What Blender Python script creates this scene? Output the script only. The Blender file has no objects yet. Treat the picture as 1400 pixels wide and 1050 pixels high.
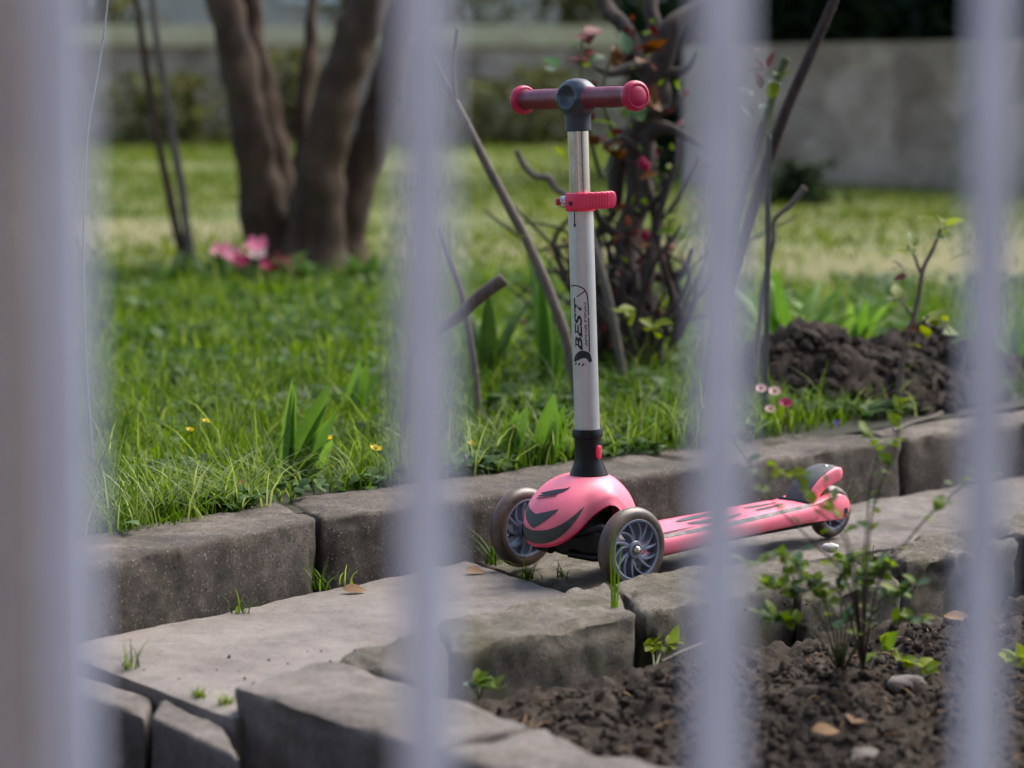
import bpy, bmesh, math, random
import numpy as np
from mathutils import Vector, Matrix, noise, Quaternion

random.seed(7); rng = np.random.default_rng(7)
SC = bpy.context.scene
COL = SC.collection
R = math.radians

# ------------------------------------------------------------------ camera, sky, sun, exposure
CAM_H = .668; CAM_PITCH = R(6.25); F_PX = 3305.0          # 85 mm lens seen as pixels of a 1400 wide picture
cam = bpy.data.cameras.new('camera'); cam_o = bpy.data.objects.new('camera', cam); COL.objects.link(cam_o)
cam_o.location = (0, 0, CAM_H); cam_o.rotation_euler = (math.pi/2 - CAM_PITCH, 0, 0)
cam.lens = 85; cam.sensor_width = 36; cam.clip_start = .05; cam.clip_end = 400
cam.dof.use_dof = True; cam.dof.focus_distance = 3.47; cam.dof.aperture_fstop = 3.4
SC.camera = cam_o
SUN_AZ, SUN_EL = R(48), R(52)                              # azimuth from +Y towards +X
w = bpy.data.worlds.new('World'); SC.world = w; w.use_nodes = True
nt = w.node_tree; bg = nt.nodes['Background']
sky = nt.nodes.new('ShaderNodeTexSky'); sky.sky_type = 'NISHITA'; sky.sun_disc = False
sky.sun_elevation = SUN_EL; sky.sun_rotation = SUN_AZ; sky.air_density = 1.0; sky.dust_density = 2.5; sky.ozone_density = 1.0
nt.links.new(sky.outputs[0], bg.inputs[0]); bg.inputs[1].default_value = .066
sun = bpy.data.lights.new('sun', 'SUN'); sun.energy = 1.2; sun.angle = R(45); sun.color = (1, .95, .88)
sun_o = bpy.data.objects.new('sun', sun); COL.objects.link(sun_o)
sd = Vector((math.sin(SUN_AZ)*math.cos(SUN_EL), math.cos(SUN_AZ)*math.cos(SUN_EL), math.sin(SUN_EL)))
sun_o.rotation_euler = sd.to_track_quat('Z', 'Y').to_euler()
vs = SC.view_settings
vs.view_transform = 'Standard'; vs.look = 'None'; vs.exposure = 2.2; vs.gamma = 1.0; vs.use_curve_mapping = False
SC.render.engine = 'CYCLES'; SC.cycles.use_denoising = True; SC.cycles.max_bounces = 6

# ------------------------------------------------------------------ helpers
_c, _s = math.cos(CAM_PITCH), math.sin(CAM_PITCH)
def V(px, py, Y):
    """real-world point at distance Y (metres north of the camera) for a measured direction"""
    u = (px-700)/F_PX; v = (525-py)/F_PX
    return Vector((u, _c+v*_s, -_s+v*_c))*(Y/(_c+v*_s)) + Vector((0, 0, CAM_H))
def Pz(px, py, z):
    u = (px-700)/F_PX; v = (525-py)/F_PX
    r = Vector((u, _c+v*_s, -_s+v*_c)); return Vector((0, 0, CAM_H)) + r*((z-CAM_H)/r.z)

def tag(o, label=None, cat=None, group=None, kind=None):
    if label: o['label'] = label
    if cat: o['category'] = cat
    if group: o['group'] = group
    if kind: o['kind'] = kind
    return o
def empty(name, loc, label=None, cat=None, group=None, kind=None, rot=(0, 0, 0)):
    o = bpy.data.objects.new(name, None); COL.objects.link(o); o.location = loc; o.rotation_euler = rot
    o.empty_display_size = .05
    return tag(o, label, cat, group, kind)

class MB:
    """collects shapes into one mesh"""
    def __init__(s): s.v = []; s.f = []; s.var = []
    def add(s, vs, fs, var=0.5):
        n = len(s.v); s.v += [tuple(p) for p in vs]; s.f += [tuple(i+n for i in f) for f in fs]
        s.var += [var]*len(vs); return s
    def box(s, c, d, M=None):
        x, y, z = (k/2 for k in d); c = Vector(c)
        vs = [Vector((a*x, b*y, e*z)) for a in (-1, 1) for b in (-1, 1) for e in (-1, 1)]
        vs = [(M @ p if M else p)+c for p in vs]
        return s.add(vs, [(0, 1, 3, 2), (4, 6, 7, 5), (0, 4, 5, 1), (2, 3, 7, 6), (0, 2, 6, 4), (1, 5, 7, 3)])
    def tube(s, pts, rad, n=8, cap=True, var=.5):
        pts = [Vector(p) for p in pts]; m = len(pts)
        if not hasattr(rad, '__len__'): rad = [rad]*m
        t0 = (pts[1]-pts[0]).normalized(); a = t0.orthogonal().normalized(); vs = []
        for i, p in enumerate(pts):
            t = (pts[min(i+1, m-1)]-pts[max(i-1, 0)]).normalized()
            a = (a - t*a.dot(t)).normalized(); b = t.cross(a)
            for k in range(n):
                q = 2*math.pi*k/n; vs.append(p+(a*math.cos(q)+b*math.sin(q))*rad[i])
        fs = [(i*n+k, i*n+(k+1) % n, (i+1)*n+(k+1) % n, (i+1)*n+k) for i in range(m-1) for k in range(n)]
        if cap: fs += [tuple(range(n-1, -1, -1)), tuple((m-1)*n+k for k in range(n))]
        return s.add(vs, fs, var)
    def lathe(s, prof, n=32, M=None, closed=False):
        """prof = [(r, z)] about z; M maps to place"""
        m = len(prof); vs = []
        for r, z in prof:
            for k in range(n):
                q = 2*math.pi*k/n; p = Vector((r*math.cos(q), r*math.sin(q), z)); vs.append(M @ p if M else p)
        fs = [(i*n+k, i*n+(k+1) % n, ((i+1) % m)*n+(k+1) % n, ((i+1) % m)*n+k) for i in range(m if closed else m-1) for k in range(n)]
        if not closed:
            if prof[0][0] > 1e-5: fs.append(tuple(range(n-1, -1, -1)))
            if prof[-1][0] > 1e-5: fs.append(tuple((m-1)*n+k for k in range(n)))
        return s.add(vs, fs)
    def loft(s, rings, cap=True):
        n = len(rings[0]); m = len(rings); vs = [p for r in rings for p in r]
        fs = [(i*n+k, i*n+(k+1) % n, (i+1)*n+(k+1) % n, (i+1)*n+k) for i in range(m-1) for k in range(n)]
        if cap: fs += [tuple(range(n-1, -1, -1)), tuple((m-1)*n+k for k in range(n))]
        return s.add(vs, fs)
    def grid(s, rows):
        m, n = len(rows), len(rows[0])
        return s.add([p for r in rows for p in r], [(i*n+j, i*n+j+1, (i+1)*n+j+1, (i+1)*n+j) for i in range(m-1) for j in range(n-1)])
    def mesh(s, name, mat, off=None, smooth=True, angle=40):
        me = bpy.data.meshes.new(name)
        vs = s.v if off is None else [(p[0]-off[0], p[1]-off[1], p[2]-off[2]) for p in s.v]
        me.from_pydata(vs, [], s.f); me.materials.append(mat)
        bm = bmesh.new(); bm.from_mesh(me); bmesh.ops.recalc_face_normals(bm, faces=bm.faces); bm.to_mesh(me); bm.free()
        at = me.attributes.new('var', 'FLOAT', 'POINT')
        if len(s.var) == len(me.vertices): at.data.foreach_set('value', s.var)
        if smooth:
            me.shade_smooth(); me.set_sharp_from_angle(angle=R(angle))
        return me
    def build(s, name, mat, parent=None, off=None, smooth=True, angle=40):
        if parent is not None and off is None and parent.get('world_pts'): off = parent['world_pts']
        o = bpy.data.objects.new(name, s.mesh(name, mat, off, smooth, angle)); COL.objects.link(o)
        if parent: o.parent = parent
        return o
def wempty(name, loc, *a, **k):
    """an Empty whose parts are given in world points"""
    o = empty(name, loc, *a, **k); o['world_pts'] = list(loc); return o
def place(name, mesh, parent, M):
    o = bpy.data.objects.new(name, mesh); COL.objects.link(o)
    if parent: 
        o.parent = parent
        off = parent.get('world_pts')
        if off: M = Matrix.Translation(-Vector(off)) @ M
    o.matrix_local = M; return o
def cr(pts, n=6):
    """smooth curve through points"""
    P = [Vector(p) for p in pts]; P = [P[0]*2-P[1]] + P + [P[-1]*2-P[-2]]; out = []
    for i in range(1, len(P)-2):
        for k in range(n):
            t = k/n; a, b, c, d = P[i-1:i+3]
            out.append(.5*((2*b)+(c-a)*t+(2*a-5*b+4*c-d)*t*t+(3*b-a-3*c+d)*t**3))
    out.append(P[-2]); return out
def lerp(a, b, t): return a+(b-a)*t
def fbm(p, sc, o=4): return noise.fractal(Vector(p)*sc, 1.0, 2.0, o)

# ------------------------------------------------------------------ materials
MATS = {}
def mat(name):
    m = bpy.data.materials.new(name); m.use_nodes = True; MATS[name] = m
    return m, m.node_tree, m.node_tree.nodes['Principled BSDF']
def ramp(t, stops, src):
    r = t.nodes.new('ShaderNodeValToRGB'); el = r.color_ramp.elements
    while len(el) < len(stops): el.new(.5)
    for e, (p, c) in zip(el, stops): e.position = p; e.color = (*c, 1)
    t.links.new(src, r.inputs[0]); return r.outputs[0]
def nz(t, scale, detail=6, rough=.6, co=None, dist=0):
    n = t.nodes.new('ShaderNodeTexNoise'); n.inputs['Scale'].default_value = scale; n.inputs['Detail'].default_value = detail
    n.inputs['Roughness'].default_value = rough; n.inputs['Distortion'].default_value = dist
    if co: t.links.new(co, n.inputs['Vector'])
    return n.outputs[0]
def coords(t, kind='Object'):
    return t.nodes.new('ShaderNodeTexCoord').outputs[kind]
def geopos(t): return t.nodes.new('ShaderNodeNewGeometry').outputs['Position']
def mixc(t, fac, a, b):
    m = t.nodes.new('ShaderNodeMix'); m.data_type = 'RGBA'
    for k, v in ((0, fac), (6, a), (7, b)):
        if hasattr(v, 'links'): t.links.new(v, m.inputs[k])
        else: m.inputs[k].default_value = v if k == 0 else (*v, 1)
    return m.outputs[2]
def mth(t, op, a, b=0., clamp=False):
    m = t.nodes.new('ShaderNodeMath'); m.operation = op; m.use_clamp = clamp
    for i, v in enumerate((a, b)):
        if hasattr(v, 'links'): t.links.new(v, m.inputs[i])
        else: m.inputs[i].default_value = v
    return m.outputs[0]
def bump(t, b, h, st=.4, d=.01):
    n = t.nodes.new('ShaderNodeBump'); n.inputs['Strength'].default_value = st; n.inputs['Distance'].default_value = d
    t.links.new(h, n.inputs['Height']); t.links.new(n.outputs[0], b.inputs['Normal'])
def plain(name, col, rough=.5, metal=0., var=.15, scale=30, bmp=.05, coat=0., dirt=None, dirtamt=.5):
    m, t, b = mat(name); co = geopos(t); n = nz(t, scale, 5, .6, co)
    lo = tuple(c*(1-var) for c in col); hi = tuple(min(1, c*(1+var)) for c in col)
    c = ramp(t, [(.3, lo), (.7, hi)], n)
    if dirt:
        dn = nz(t, 24, 8, .7, co); mk = ramp(t, [(.5, (0, 0, 0)), (.75, (dirtamt,)*3)], dn); c = mixc(t, mk, c, dirt)
    t.links.new(c, b.inputs['Base Color']); b.inputs['Metallic'].default_value = metal
    rr = ramp(t, [(.3, (rough*.8,)*3), (.7, (min(1, rough*1.25),)*3)], nz(t, scale*2.3, 4, .6, co)); t.links.new(rr, b.inputs['Roughness'])
    b.inputs['Coat Weight'].default_value = coat
    if bmp: bump(t, b, nz(t, scale*8, 4, .6, co), bmp, .002)
    return m
def concrete(name, dark, mid, light, moss=.0, mosscol=(.07, .075, .02), speck=.5, bst=.6, sc=1.):
    m, t, b = mat(name); co = geopos(t)
    big = nz(t, 5*sc, 6, .65, co); med = nz(t, 38*sc, 8, .75, co); fine = nz(t, 300*sc, 8, .85, co)
    s = mth(t, 'ADD', mth(t, 'MULTIPLY', big, .42), mth(t, 'ADD', mth(t, 'MULTIPLY', med, .26), mth(t, 'MULTIPLY', fine, .32)))
    c = ramp(t, [(.40, dark), (.5, mid), (.60, light)], s)
    vo = t.nodes.new('ShaderNodeTexVoronoi'); vo.inputs['Scale'].default_value = 160; t.links.new(co, vo.inputs['Vector'])
    sp = ramp(t, [(.0, (speck,)*3), (.16, (speck*.6,)*3), (.3, (0, 0, 0))], vo.outputs['Distance'])
    spm = mth(t, 'MULTIPLY', sp, ramp(t, [(.42, (0, 0, 0)), (.58, (1, 1, 1))], nz(t, 60, 3, .5, co)))
    c = mixc(t, spm, c, tuple(min(.5, k*1.7) for k in light))
    pit = ramp(t, [(.3, (1, 1, 1)), (.42, (0, 0, 0))], nz(t, 130, 5, .7, co)); c = mixc(t, mth(t, 'MULTIPLY', pit, .85), c, tuple(k*.35 for k in dark))
    # pale worn grain where the upper faces are trodden and rained on
    ge = t.nodes.new('ShaderNodeNewGeometry'); sx = t.nodes.new('ShaderNodeSeparateXYZ'); t.links.new(ge.outputs['Normal'], sx.inputs[0])
    if moss:
        mk = mth(t, 'MULTIPLY', ramp(t, [(.46, (0, 0, 0)), (.62, (moss,)*3)], nz(t, 11, 8, .7, co)), 1.0)
        mc = ramp(t, [(.35, tuple(k*.5 for k in mosscol)), (.65, mosscol)], nz(t, 90, 5, .7, co)); c = mixc(t, mk, c, mc)
    t.links.new(c, b.inputs['Base Color']); b.inputs['Roughness'].default_value = .9
    h = mth(t, 'ADD', mth(t, 'MULTIPLY', med, .6), mth(t, 'MULTIPLY', fine, .8)); h = mth(t, 'SUBTRACT', h, mth(t, 'MULTIPLY', pit, .4))
    bump(t, b, h, min(1., bst*1.35), .007); return m
def leafmat(name, stops, trans=.45, rough=.45, nscale=40):
    m, t, b = mat(name); at = t.nodes.new('ShaderNodeAttribute'); at.attribute_name = 'var'
    oi = t.nodes.new('ShaderNodeObjectInfo')
    v = mth(t, 'ADD', at.outputs['Fac'], mth(t, 'MULTIPLY', mth(t, 'SUBTRACT', nz(t, nscale, 4, .6, geopos(t)), .5), .5))
    v = mth(t, 'ADD', v, mth(t, 'MULTIPLY', mth(t, 'SUBTRACT', nz(t, 5, 4, .6, geopos(t)), .5), .7))
    v = mth(t, 'ADD', v, mth(t, 'MULTIPLY', mth(t, 'SUBTRACT', oi.outputs['Random'], .5), .35), True)
    c = ramp(t, stops, v); t.links.new(c, b.inputs['Base Color']); b.inputs['Roughness'].default_value = rough
    b.inputs['Specular IOR Level'].default_value = .12
    tr = t.nodes.new('ShaderNodeBsdfTranslucent')
    hs = t.nodes.new('ShaderNodeHueSaturation'); hs.inputs['Saturation'].default_value = 1.15; hs.inputs['Value'].default_value = 1.5
    t.links.new(c, hs.inputs['Color']); t.links.new(hs.outputs[0], tr.inputs[0])
    mx = t.nodes.new('ShaderNodeMixShader'); mx.inputs[0].default_value = trans
    t.links.new(b.outputs[0], mx.inputs[1]); t.links.new(tr.outputs[0], mx.inputs[2])
    t.links.new(mx.outputs[0], t.nodes['Material Output'].inputs[0]); return m

kerb_m = concrete('weathered_concrete', (.034, .025, .019), (.105, .083, .066), (.26, .215, .175), moss=.3, mosscol=(.085, .078, .04), speck=.95)
slab_m = concrete('slab_concrete', (.115, .094, .08), (.195, .167, .145), (.265, .23, .20), moss=.0, speck=.25, bst=.35)
edge_m = concrete('mossy_concrete', (.05, .041, .030), (.15, .126, .096), (.28, .245, .195), moss=.75, mosscol=(.105, .095, .03), speck=.4, bst=.7)
step_m = concrete('step_concrete', (.065, .053, .045), (.155, .13, .112), (.25, .215, .19), moss=.2, mosscol=(.07, .07, .03), speck=.3, bst=.5)
oldwall_m = concrete('old_garden_wall', (.22, .165, .125), (.46, .36, .29), (.64, .53, .44), moss=.4, mosscol=(.34, .22, .13), speck=.2, sc=.28)
m, t, b = mat('rubble_wall'); co = geopos(t)
n1 = nz(t, 1.1, 7, .7, co, .4); n2 = nz(t, 7, 6, .7, co)
c = ramp(t, [(.36, (.15, .10, .07)), (.47, (.32, .24, .18)), (.56, (.43, .335, .265)), (.66, (.60, .49, .40))], mth(t, 'ADD', mth(t, 'MULTIPLY', n1, .65), mth(t, 'MULTIPLY', n2, .35)))
vo = t.nodes.new('ShaderNodeTexVoronoi'); vo.inputs['Scale'].default_value = 4.2; t.links.new(co, vo.inputs['Vector'])
vc = t.nodes.new('ShaderNodeSeparateColor'); t.links.new(vo.outputs['Color'], vc.inputs[0])
c = mixc(t, mth(t, 'MULTIPLY', ramp(t, [(.45, (0, 0, 0)), (1., (1, 1, 1))], vc.outputs[0]), .55), c, (.50, .40, .31))
c = mixc(t, mth(t, 'MULTIPLY', ramp(t, [(.6, (0, 0, 0)), (1., (1, 1, 1))], vc.outputs[1]), .7), c, (.17, .125, .095))
c = mixc(t, ramp(t, [(.56, (0, 0, 0)), (.68, (.7, .7, .7))], nz(t, 2.3, 6, .7, co)), c, (.17, .17, .06))
t.links.new(c, b.inputs['Base Color']); b.inputs['Roughness'].default_value = .95; bump(t, b, n2, .8, .03); wall_m = m
def soilmat(name, d, l, sc):
    m, t, b = mat(name); co = geopos(t); n = nz(t, sc, 9, .75, co)
    c = ramp(t, [(.3, d), (.55, tuple((x+y)/2 for x, y in zip(d, l))), (.75, l)], n); t.links.new(c, b.inputs['Base Color'])
    b.inputs['Roughness'].default_value = .95; b.inputs['Specular IOR Level'].default_value = .2
    bump(t, b, nz(t, sc*2, 8, .8, co), .8, .01); return m
soil_m = soilmat('dark_garden_soil', (.016, .012, .009), (.125, .095, .072), 60)
peat_m = soilmat('heaped_soil', (.014, .010, .008), (.092, .069, .055), 80)
# lawn: green with tan worn places, mottled by patches of its own
BARE = [(1.35, 7.7, 1.15), (2.2, 8.6, 1.2), (-1.45, 9.6, .8), (.45, 8.6, .6)]
m, t, b = mat('lawn_ground'); co = geopos(t)
g = ramp(t, [(.3, (.045, .068, .010)), (.5, (.10, .122, .018)), (.7, (.155, .155, .032))], nz(t, 2.2, 7, .7, co))
sep = t.nodes.new('ShaderNodeSeparateXYZ'); t.links.new(co, sep.inputs[0])
tan = ramp(t, [(.46, (0, 0, 0)), (.6, (1, 1, 1))], nz(t, .55, 5, .6, co))
worn = mth(t, 'MULTIPLY', tan, ramp(t, [(.33, (0, 0, 0)), (.36, (1, 1, 1)), (.5, (1, 1, 1)), (.6, (.25, .25, .25))], mth(t, 'DIVIDE', sep.outputs[1], 20.)))
for bx, by, br in BARE:
    vd = t.nodes.new('ShaderNodeVectorMath'); vd.operation = 'DISTANCE'; t.links.new(co, vd.inputs[0]); vd.inputs[1].default_value = (bx, by, .2)
    dd = mth(t, 'ADD', mth(t, 'DIVIDE', vd.outputs['Value'], br), mth(t, 'MULTIPLY', mth(t, 'SUBTRACT', nz(t, 1.8, 6, .7, co), .5), 1.4))
    g = mixc(t, ramp(t, [(.55, (.55, .55, .55)), (1.1, (0, 0, 0))], dd), g, (.19, .16, .07))
g = mixc(t, mth(t, 'MULTIPLY', worn, .5), g, (.19, .165, .07))
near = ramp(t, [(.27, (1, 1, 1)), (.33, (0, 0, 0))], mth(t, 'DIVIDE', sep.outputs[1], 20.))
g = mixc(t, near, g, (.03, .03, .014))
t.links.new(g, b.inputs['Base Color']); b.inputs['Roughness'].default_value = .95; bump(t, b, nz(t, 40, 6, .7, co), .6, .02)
lawn_m = m
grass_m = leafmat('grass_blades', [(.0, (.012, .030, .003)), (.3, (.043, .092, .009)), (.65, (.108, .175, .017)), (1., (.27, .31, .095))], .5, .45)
paleblade_m = leafmat('pale_blades', [(.0, (.05, .10, .012)), (.5, (.13, .19, .035)), (1., (.30, .33, .14))], .4, .4)
lawnblade_m = leafmat('lawn_blades', [(.0, (.05, .085, .009)), (.4, (.10, .14, .016)), (.8, (.165, .185, .03)), (1., (.22, .20, .07))], .45, .5)
cover_m = leafmat('ground_cover', [(.0, (.03, .06, .016)), (.5, (.06, .115, .03)), (1., (.105, .165, .06))], .3, .55)
tulip_m = leafmat('tulip_leaf', [(.0, (.07, .145, .03)), (.5, (.13, .23, .045)), (1., (.2, .31, .08))], .4, .38)
weed_m = leafmat('weed_leaf', [(.0, (.06, .10, .012)), (.5, (.12, .18, .02)), (1., (.22, .26, .04))], .45, .4)
weedblue_m = leafmat('weed_leaf_bluish', [(.0, (.04, .075, .04)), (.5, (.075, .13, .07)), (1., (.13, .19, .11))], .35, .4)
lime_m = leafmat('lime_leaf', [(.0, (.10, .14, .008)), (.5, (.18, .22, .015)), (1., (.27, .30, .04))], .5, .4)
red_m = leafmat('red_young_leaf', [(.0, (.055, .012, .010)), (.5, (.12, .026, .022)), (1., (.18, .06, .035))], .18, .5)
amber_m = leafmat('amber_leaf', [(.0, (.06, .022, .010)), (.5, (.115, .048, .015)), (1., (.17, .095, .022))], .22, .5)
dead_m = leafmat('dead_leaf', [(.0, (.10, .05, .022)), (.5, (.24, .14, .065)), (1., (.4, .27, .15))], .2, .6)
hedge_m = leafmat('hedge_leaf', [(.0, (.008, .018, .008)), (.5, (.02, .038, .014)), (1., (.045, .07, .025))], .2, .5)
shrub_m = leafmat('olive_shrub', [(.0, (.04, .045, .012)), (.5, (.085, .088, .026)), (1., (.15, .15, .05))], .25, .5)
yel_m = leafmat('yellow_petal', [(.0, (.55, .38, .01)), (.5, (.75, .55, .015)), (1., (.8, .66, .03))], .35, .35)
pinkp_m = leafmat('pink_petal', [(.0, (.55, .10, .2)), (.5, (.7, .22, .33)), (1., (.8, .45, .5))], .4, .4)
crim_m = leafmat('crimson_petal', [(.0, (.22, .01, .04)), (.5, (.36, .02, .09)), (1., (.5, .08, .18))], .35, .4)
palep_m = leafmat('pale_pink_petal', [(.0, (.6, .35, .35)), (.5, (.75, .55, .52)), (1., (.8, .7, .66))], .4, .4)
violet_m = leafmat('violet_petal', [(.0, (.10, .04, .4)), (.5, (.16, .08, .55)), (1., (.25, .15, .6))], .3, .4)
def bark(name, d, l, sc, stretch):
    m, t, b = mat(name); mp = t.nodes.new('ShaderNodeMapping'); mp.inputs['Scale'].default_value = (1, 1, stretch); t.links.new(geopos(t), mp.inputs[0])
    n = nz(t, sc, 8, .7, mp.outputs[0], .6); n2 = nz(t, 6, 4, .6, geopos(t))
    c = ramp(t, [(.3, d), (.7, l)], mth(t, 'ADD', mth(t, 'MULTIPLY', n, .7), mth(t, 'MULTIPLY', n2, .3)))
    t.links.new(c, b.inputs['Base Color']); b.inputs['Roughness'].default_value = .9; bump(t, b, n, .8, .01); return m
trunk_m = bark('tree_bark', (.011, .006, .003), (.115, .067, .038), 22, .22)
rosebark_m = bark('rose_bark', (.014, .010, .008), (.095, .068, .054), 60, .4)
twig_m = bark('grey_twig', (.085, .068, .055), (.27, .225, .19), 80, .3)
cane_m = bark('dark_cane', (.022, .014, .012), (.08, .05, .043), 70, .4)
green_stem_m = plain('green_stem', (.075, .10, .03), .5, var=.3)
palestem_m = plain('pale_stem', (.35, .37, .36), .5)
# fence and pillar
def paint(name, col, chip):
    m, t, b = mat(name); co = geopos(t)
    c = ramp(t, [(.35, tuple(k*.74 for k in col)), (.65, col)], nz(t, 9, 8, .7, co))
    rk = ramp(t, [(.66, (0, 0, 0)), (.72, (1, 1, 1))], nz(t, 46, 7, .7, co)); c = mixc(t, rk, c, chip)
    t.links.new(c, b.inputs['Base Color']); b.inputs['Roughness'].default_value = .42; bump(t, b, nz(t, 120, 4, .6, co), .15, .002); return m
fence_m = paint('pale_blue_grey_paint', (.60, .645, .80), (.42, .44, .49))
pillar_m = concrete('mauve_render', (.46, .40, .42), (.56, .50, .52), (.64, .58, .60), speck=.15)
# scooter
pink_m = plain('coral_pink_plastic', (.98, .195, .275), .42, var=.04, scale=16, bmp=.02, dirt=(.5, .24, .22), dirtamt=.5)
hot_m = plain('hot_pink_plastic', (.80, .035, .11), .34, var=.05, scale=16, bmp=.02)
grip_m = plain('raspberry_rubber', (.145, .005, .026), .42, var=.12, scale=40, bmp=.08, dirt=(.12, .02, .025), dirtamt=.7)
gripcap_m = plain('raspberry_cap', (.44, .010, .065), .42, var=.08, scale=40, bmp=.05)
charcoal_m = plain('charcoal_plastic', (.028, .037, .056), .42, var=.1, bmp=.04)
pad_m = plain('grey_rubber', (.05, .058, .06), .6, var=.15, bmp=.1, dirt=(.11, .10, .085), dirtamt=.5)
black_m = plain('black_plastic', (.0035, .0035, .0045), .42, var=.15, bmp=.04)
black_m.node_tree.nodes['Principled BSDF'].inputs['Specular IOR Level'].default_value = .3
tube_m = plain('matt_silver_tube', (.56, .56, .58), .40, metal=.6, var=.04, scale=9, bmp=.02, dirt=(.36, .33, .30), dirtamt=.35)
chrome_m = plain('bare_aluminium', (.55, .54, .53), .24, metal=1., var=.06, scale=14, bmp=.02)
steel_m = plain('bolt_steel', (.6, .55, .45), .22, metal=1., var=.1)
rim_m = plain('blue_grey_rim', (.19, .215, .285), .38, metal=.25, var=.12, bmp=.04, dirt=(.12, .10, .085), dirtamt=.5)
ink_m = plain('navy_ink', (.010, .011, .022), .5, var=.05, bmp=0)
m, t, b = mat('smoky_brown_tyre'); co = geopos(t)
c = ramp(t, [(.32, (.035, .026, .021)), (.5, (.075, .054, .042)), (.72, (.15, .09, .058))], nz(t, 22, 6, .6, co, .5))
c = mixc(t, ramp(t, [(.5, (0, 0, 0)), (.7, (.7, .7, .7))], nz(t, 60, 8, .75, co)), c, (.17, .145, .125))
t.links.new(c, b.inputs['Base Color']); b.inputs['Roughness'].default_value = .4; b.inputs['Subsurface Weight'].default_value = .25
b.inputs['Subsurface Radius'].default_value = (.01, .005, .003); b.inputs['Subsurface Scale'].default_value = 1.
bump(t, b, nz(t, 300, 4, .6, co), .12, .002); tyre_m = m

# ------------------------------------------------------------------ ground shapes
D = Vector((.786, .618)); N = Vector((.618, -.786)); A0 = Vector((-.314, 2.677))
KERB = [(-3.0, -.22), (-1.12, 2.30), (-.53, 3.11), (-.281, 3.456), (-.089, 3.638), (.314, 3.968), (.703, 4.325), (1.9, 5.37), (14, 15.9)]
def kerb_y(x):
    for (a, b), (c, d) in zip(KERB, KERB[1:]):
        if x <= c: return b+(d-b)*(x-a)/(c-a)
    return KERB[-1][1]
def lawn_z(x, y):
    z = .088+.025*max(0, y-4.0) if y < 22 else .088+.025*18
    z += .012*noise.noise(Vector((x*2.2, y*2.2, 0)))*min(1, max(0, (y-kerb_y(x)-.3)))
    return z
# base ground below everything
mb = MB(); mb.grid([[(x, y, -.26) for x in (-40, -8, 8, 40)] for y in (-25, -5, 5, 70)])
tag(mb.build('ground', soil_m), kind='structure')
# lawn sheet behind the kerb
mb = MB(); xs = list(np.linspace(-3, 14, 110)); ts = np.concatenate([np.linspace(0, 4, 50), np.linspace(4.3, 12, 24), np.linspace(13, 50, 16)])
rows = []
for tt in ts:
    r_ = []
    for x in xs:
        y0 = kerb_y(x)+.14; y = y0+tt*(1 if tt < 4 else 1); r_.append((x, y, lawn_z(x, y)))
    rows.append(r_)
mb.grid(rows)
rows = [[(x, kerb_y(-3)+.14+tt, lawn_z(x, kerb_y(-3)+.14+tt)) for x in np.linspace(-26, -3, 24)] for tt in ts]
mb.grid(rows)
tag(mb.build('lawn', lawn_m, angle=180), kind='structure')

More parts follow.
